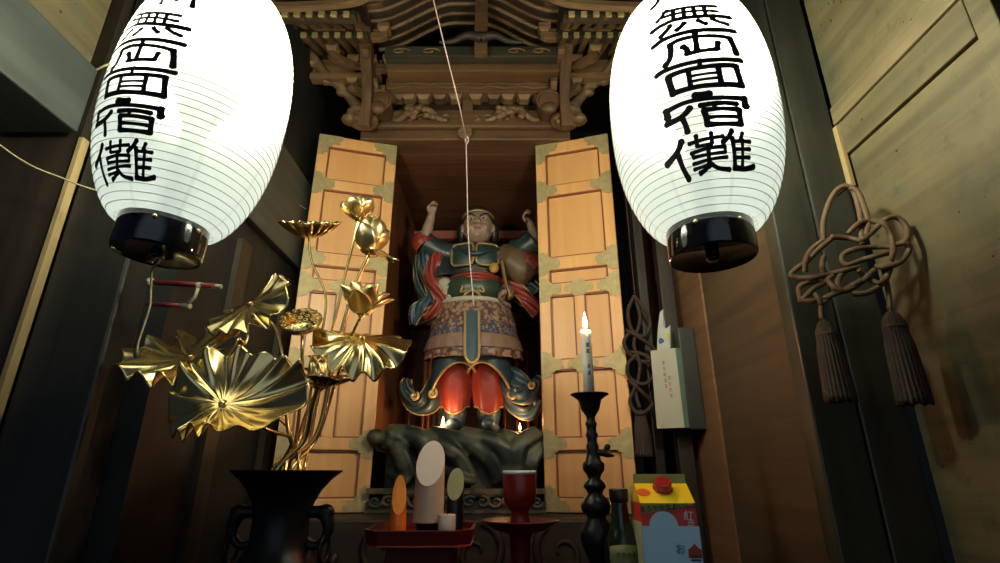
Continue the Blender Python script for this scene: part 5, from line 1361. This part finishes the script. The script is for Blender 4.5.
# ================================================================ knotted cords with tassels
CORD = plain('old_brown_cord', (0.085, 0.045, 0.016), 0.7, 0, 0.3, 120, 0.4)
TASS = plain('tassel_silk', (0.030, 0.015, 0.007), 0.8, 0, 0.4, 160, 0.6)
def fr(a, b, k=0.0):
    """frame on the post corner: a = px in u, b = px in v"""
    s = (a - 790) / 120.0
    return W(a, b, lerp(0.955, 0.885, s) - k)
def tassel(t, top, L, r0, r1, lean=(0, 0, 0), mat=TASS, cm=CORD, name='tassel'):
    lean = Vector(lean); d = Vector((0, 0, -1)) + lean
    N = 44; m = MB(); prof = []
    for j in range(16):
        s = j / 15; r = lerp(r0, r1, s ** 0.8) if s > 0.18 else r0 * sin(pi / 2 * (s / 0.18)) ** 0.7 + 0.001
        if s > 0.18: r *= 1 - 0.10 * sin(pi * (s - 0.18) / 0.2) * (s < 0.38)
        for k_ in range(N * 2):
            a = 2 * pi * k_ / (N * 2); rr = r * (1 + 0.07 * sin(a * 22) * min(1, s * 3))
            m.v.append(top + d * (L * s) + Vector((rr * cos(a), rr * sin(a) * 0.75, 0.003 * sin(a * 9) if j == 15 else 0)))
    n2 = N * 2
    for j in range(15):
        for k_ in range(n2): m.f.append((j * n2 + k_, j * n2 + (k_ + 1) % n2, (j + 1) * n2 + (k_ + 1) % n2, (j + 1) * n2 + k_))
    m.f.append(tuple(range(15 * n2, 16 * n2)))
    o = m.build(name, mat, t, smooth=True)
    c = top + d * (L * 0.2)
    MB().tube([c + Vector((r0 * 1.03 * cos(a), r0 * 0.80 * sin(a), 0)) for a in [2 * pi * i / 24 for i in range(24)]], 0.0022, 6, closed=True).build('binding', cm, o, smooth=True)
t = thing('knotted_tassel_cord', 'large brown ornamental cord knot with two tassels hanging on the right post', 'cord', fr(848, 188))
r_ = 0.0052
paths = [
    # hanging loop
    ([(824, 244, 0), (823, 225, 0), (828, 205, 0), (836, 191, 0), (845, 186, 0), (853, 190, 0), (858, 205, 0), (861, 222, 0), (862, 245, .01)], 0),
    ([(850, 187, .006), (858, 192, .006), (864, 206, .004), (868, 222, .004), (866, 236, .008)], 0),
    # upper right loops
    ([(831, 237, .01), (848, 238, .004), (862, 240, .012), (874, 230, .004), (886, 219, .010), (898, 218, .006), (907, 228, .004), (906, 240, .010), (895, 245, .004)], 0),
    ([(848, 234, .004), (858, 224, .01), (870, 221, .004), (884, 224, .010), (891, 236, .004), (893, 252, .012), (890, 262, .006)], 0),
    ([(895, 245, .006), (905, 243, .01), (909, 250, .004), (900, 262, .006), (886, 267, .012), (876, 266, .004)], 0),
    # middle tongue
    ([(893, 247, .008), (875, 247, .004), (856, 249, .012), (844, 254, .006), (842, 261, .006), (848, 265, .010), (862, 260, .004), (876, 256, .010), (892, 252, .004)], 0),
    # left loops
    ([(832, 238, .004), (818, 250, .01), (806, 262, .004), (796, 269, .006), (791, 275, .006), (800, 278, .006), (815, 277, .012), (830, 274, .004), (846, 270, .010), (858, 267, .004)], 0),
    ([(824, 240, .008), (812, 249, .002), (806, 260, .010), (805, 272, .004)], 0),
    ([(824, 256, .004), (822, 266, .010), (826, 277, .004), (834, 288, .012), (842, 292, .006)], 0),
    ([(846, 270, .004), (838, 280, .010), (842, 291, .012), (856, 286, .004), (866, 278, .010), (874, 270, .004)], 0),
    ([(858, 270, .010), (868, 278, .002), (880, 283, .010), (888, 274, .004), (892, 262, .010)], 0),
    ([(888, 276, .006), (878, 287, .006), (866, 293, .006), (852, 294, .006)], 0),
    # lower left loops
    ([(834, 275, .010), (822, 284, .004), (812, 290, .010), (802, 300, .004), (800, 296, .004), (799, 288, .004), (806, 283, .006), (818, 281, .002)], 0),
    ([(802, 300, .004), (812, 301, .008), (822, 299, .004), (834, 294, .010), (848, 288, .004), (862, 280, .010)], 0),
    ([(812, 290, .004), (818, 298, .010), (822, 303, .006), (830, 296, .004), (838, 290, .010)], 0)]
m0 = MB(); 
for pts, _ in paths:
    q = spline([fr(a, b, k_ + 0.008) for a, b, k_ in pts], 8)
    MB().tube(q, r_, 10).build('cord_loop', CORD, t, smooth=True)
MB().tube(spline([fr(822, 302, .012), fr(821, 310, .010), fr(822, 319, .010)], 6), r_ * 0.9, 8).build('cord_loop', CORD, t, smooth=True)
MB().tube(spline([fr(884, 270, .006), fr(888, 290, .006), fr(890, 310, .006)], 6), r_ * 0.9, 8).build('cord_loop', CORD, t, smooth=True)
ta, tb = fr(824, 318, .012), fr(826, 400, .012)
tassel(t, fr(823, 318, .012), 0.150, 0.0165, 0.026)
tassel(t, fr(890, 309, .012), 0.165, 0.0185, 0.027)
MB().tube([fr(848, 187, .0) + Vector((0, 0.035, 0)), fr(848, 187, .012)], 0.0025, 8).build('nail', IRON, t)
# second, older knot hanging in the gap behind the right door
def fr2(a, b, k=0.0): return W(a, b, 1.62 - k)
OLD = plain('dusty_dark_cord', (0.030, 0.015, 0.008), 0.8, 0, 0.35, 90, 0.4)
t = thing('knotted_tassel_cord', 'smaller dark cord knot with tassel hanging in the gap behind the right door', 'cord', fr2(636, 300))
for pts in ([(634, 296), (628, 312), (632, 330), (644, 336), (650, 322), (642, 306), (634, 296)], [(626, 330), (640, 338), (654, 350), (648, 362), (632, 356), (624, 342), (632, 330)],
            [(630, 352), (646, 356), (655, 372), (644, 384), (630, 378), (628, 364), (640, 352)], [(636, 300), (640, 320), (634, 344), (640, 366), (636, 392), (640, 408)], [(628, 380), (642, 392), (652, 404), (640, 414), (630, 402), (636, 386)]):
    q = spline([fr2(a, b, 0.012 * (i % 2)) for i, (a, b) in enumerate(pts)], 8)
    MB().tube(q, 0.006, 8).build('cord_loop', OLD, t, smooth=True)
tassel(t, fr2(640, 408), 0.14, 0.016, 0.026, mat=OLD, cm=OLD)
MB().tube([fr2(635, 297), fr2(635, 297) + Vector((0, 0.0, 0.50))], 0.002, 6).build('nail_cord', OLD, t)
MB().bb((0.405, 1.66, 0), (0.44, 1.70, E + 1.2)).bb((0.50, 1.72, 0), (0.53, 1.76, E + 1.2))
struct('trim_10', MB().bb((0.47, 1.66, 0), (0.50, 1.70, E + 1.3)), BROWNDARK, bevel=0.003)
struct('trim_11', MB().bb((0.53, 1.62, 0), (0.575, 1.66, E + 1.3)), BROWNDARK, bevel=0.003)

# ================================================================ cords, wires and rods
PINK = plain('pink_white_cord', (0.50, 0.34, 0.32), 0.6)
t = thing('pull_cord', 'thin pinkish cord hanging down in front of the cabinet opening and the statue', 'cord', W(432, 0, 1.20))
q = [W(432, -6, 1.09), W(446, 52, 1.15), (W(460, 108, 1.28)), W(466, 138, 1.40)]
q = [Vector(p) for p in q]
MB().tube([Vector((q[0].x - 0.06, 1.09, E + 1.99))] + q, 0.0017, 8).build('upper_cord', PINK, t, smooth=True)
b0 = q[-1]
MB().tube(spline([b0, W(467, 180, 1.45), W(468, 225, 1.48), W(470, 262, 1.50), W(474, 306, 1.52)], 8), 0.0018, 8).build('lower_cord', PINK, t, smooth=True)
MB().tube(spline([W(466, 143, 1.399), W(465, 140, 1.40), W(467, 136, 1.40), W(468.5, 140, 1.40), W(467, 144, 1.40)], 5), 0.0018, 8).build('tie', PINK, t, smooth=True)
WIRE = plain('cream_wire', (0.42, 0.38, 0.20), 0.5)
t = thing('electric_cord', 'pale cord sagging from the far left to the left lantern', 'cord', W(30, 165, 0.93))
MB().tube(spline([W(-30, 118, 0.90), W(0, 145, 0.91), W(30, 165, 0.92), W(62, 178, 0.93), W(88, 188, 0.93), W(120, 196, 0.93)], 8), 0.0017, 8).build('cord', WIRE, t, smooth=True)
t = thing('hook_wire', 'short pale bent wire beside the left beam end, above the left post', 'wire', W(100, 68, 0.95))
MB().tube(spline([W(94, 71, 0.965), W(104, 66, 0.95), W(112, 64, 0.95), W(126, 66, 0.95)], 6), 0.0022, 8).build('wire', WIRE, t, smooth=True)
t = thing('pull_cord', 'short cream cord with a small end weight hanging below the left lantern', 'cord', W(152, 268, 0.80))
MB().tube(spline([W(158, 262, 0.74), W(152, 270, 0.78), W(151, 285, 0.80), W(150, 305, 0.80), W(145, 322, 0.80), W(139, 340, 0.80), W(137, 350, 0.80)], 8), 0.0017, 8).build('cord', WIRE, t, smooth=True)
MB().tube([W(137, 350, .80), W(136, 358, .80)], [0.004, 0.003], 10).build('end_weight', plain('grey_brown_plastic', (0.12, 0.10, 0.06), 0.5), t, smooth=True)
t = thing('wire_line', 'thin grey wire running from the left lantern towards the left door', 'wire', W(290, 200, 1.4))
MB().tube([W(262, 180, 1.40), W(280, 193, 1.5), W(306, 209, 1.64)], 0.0011, 6).build('wire', plain('grey_wire', (0.4, 0.4, 0.34), 0.4), t)
# red rods with white end pieces
t = thing('folding_rack', 'folding rack of two red rods with white joints, left of the gilded leaves', 'rack', W(185, 290, .985))
RR = plain('red_rod_paint', (0.15, 0.012, 0.014), 0.4); WJ = plain('ivory_plastic', (0.35, 0.32, 0.22), 0.5)
MB().tube([W(150, 282, .985), W(216, 286, .985)], 0.0054, 14).build('rod', RR, t, smooth=True)
MB().tube([W(148, 304, .985), W(186, 306, .985)], 0.0048, 14).build('rod', RR, t, smooth=True)
for a, b, r in ((W(212, 286, .985), W(222, 287, .985), .0052), (W(199, 283, .985), W(199, 288.5, .985), .0067), (W(182, 306, .985), W(191, 306.5, .985), .006), (W(150, 279, .985), W(151, 286, .985), .007)):
    MB().tube([a, a.lerp(b, .1), a.lerp(b, .9), b], [r * .8, r, r, r * .7], 14).build('end_piece', WJ, t, smooth=True)
MB().tube([W(198, 288, .98), W(195, 297, .98), W(187, 304, .98)], 0.0033, 10).build('link', WJ, t, smooth=True)
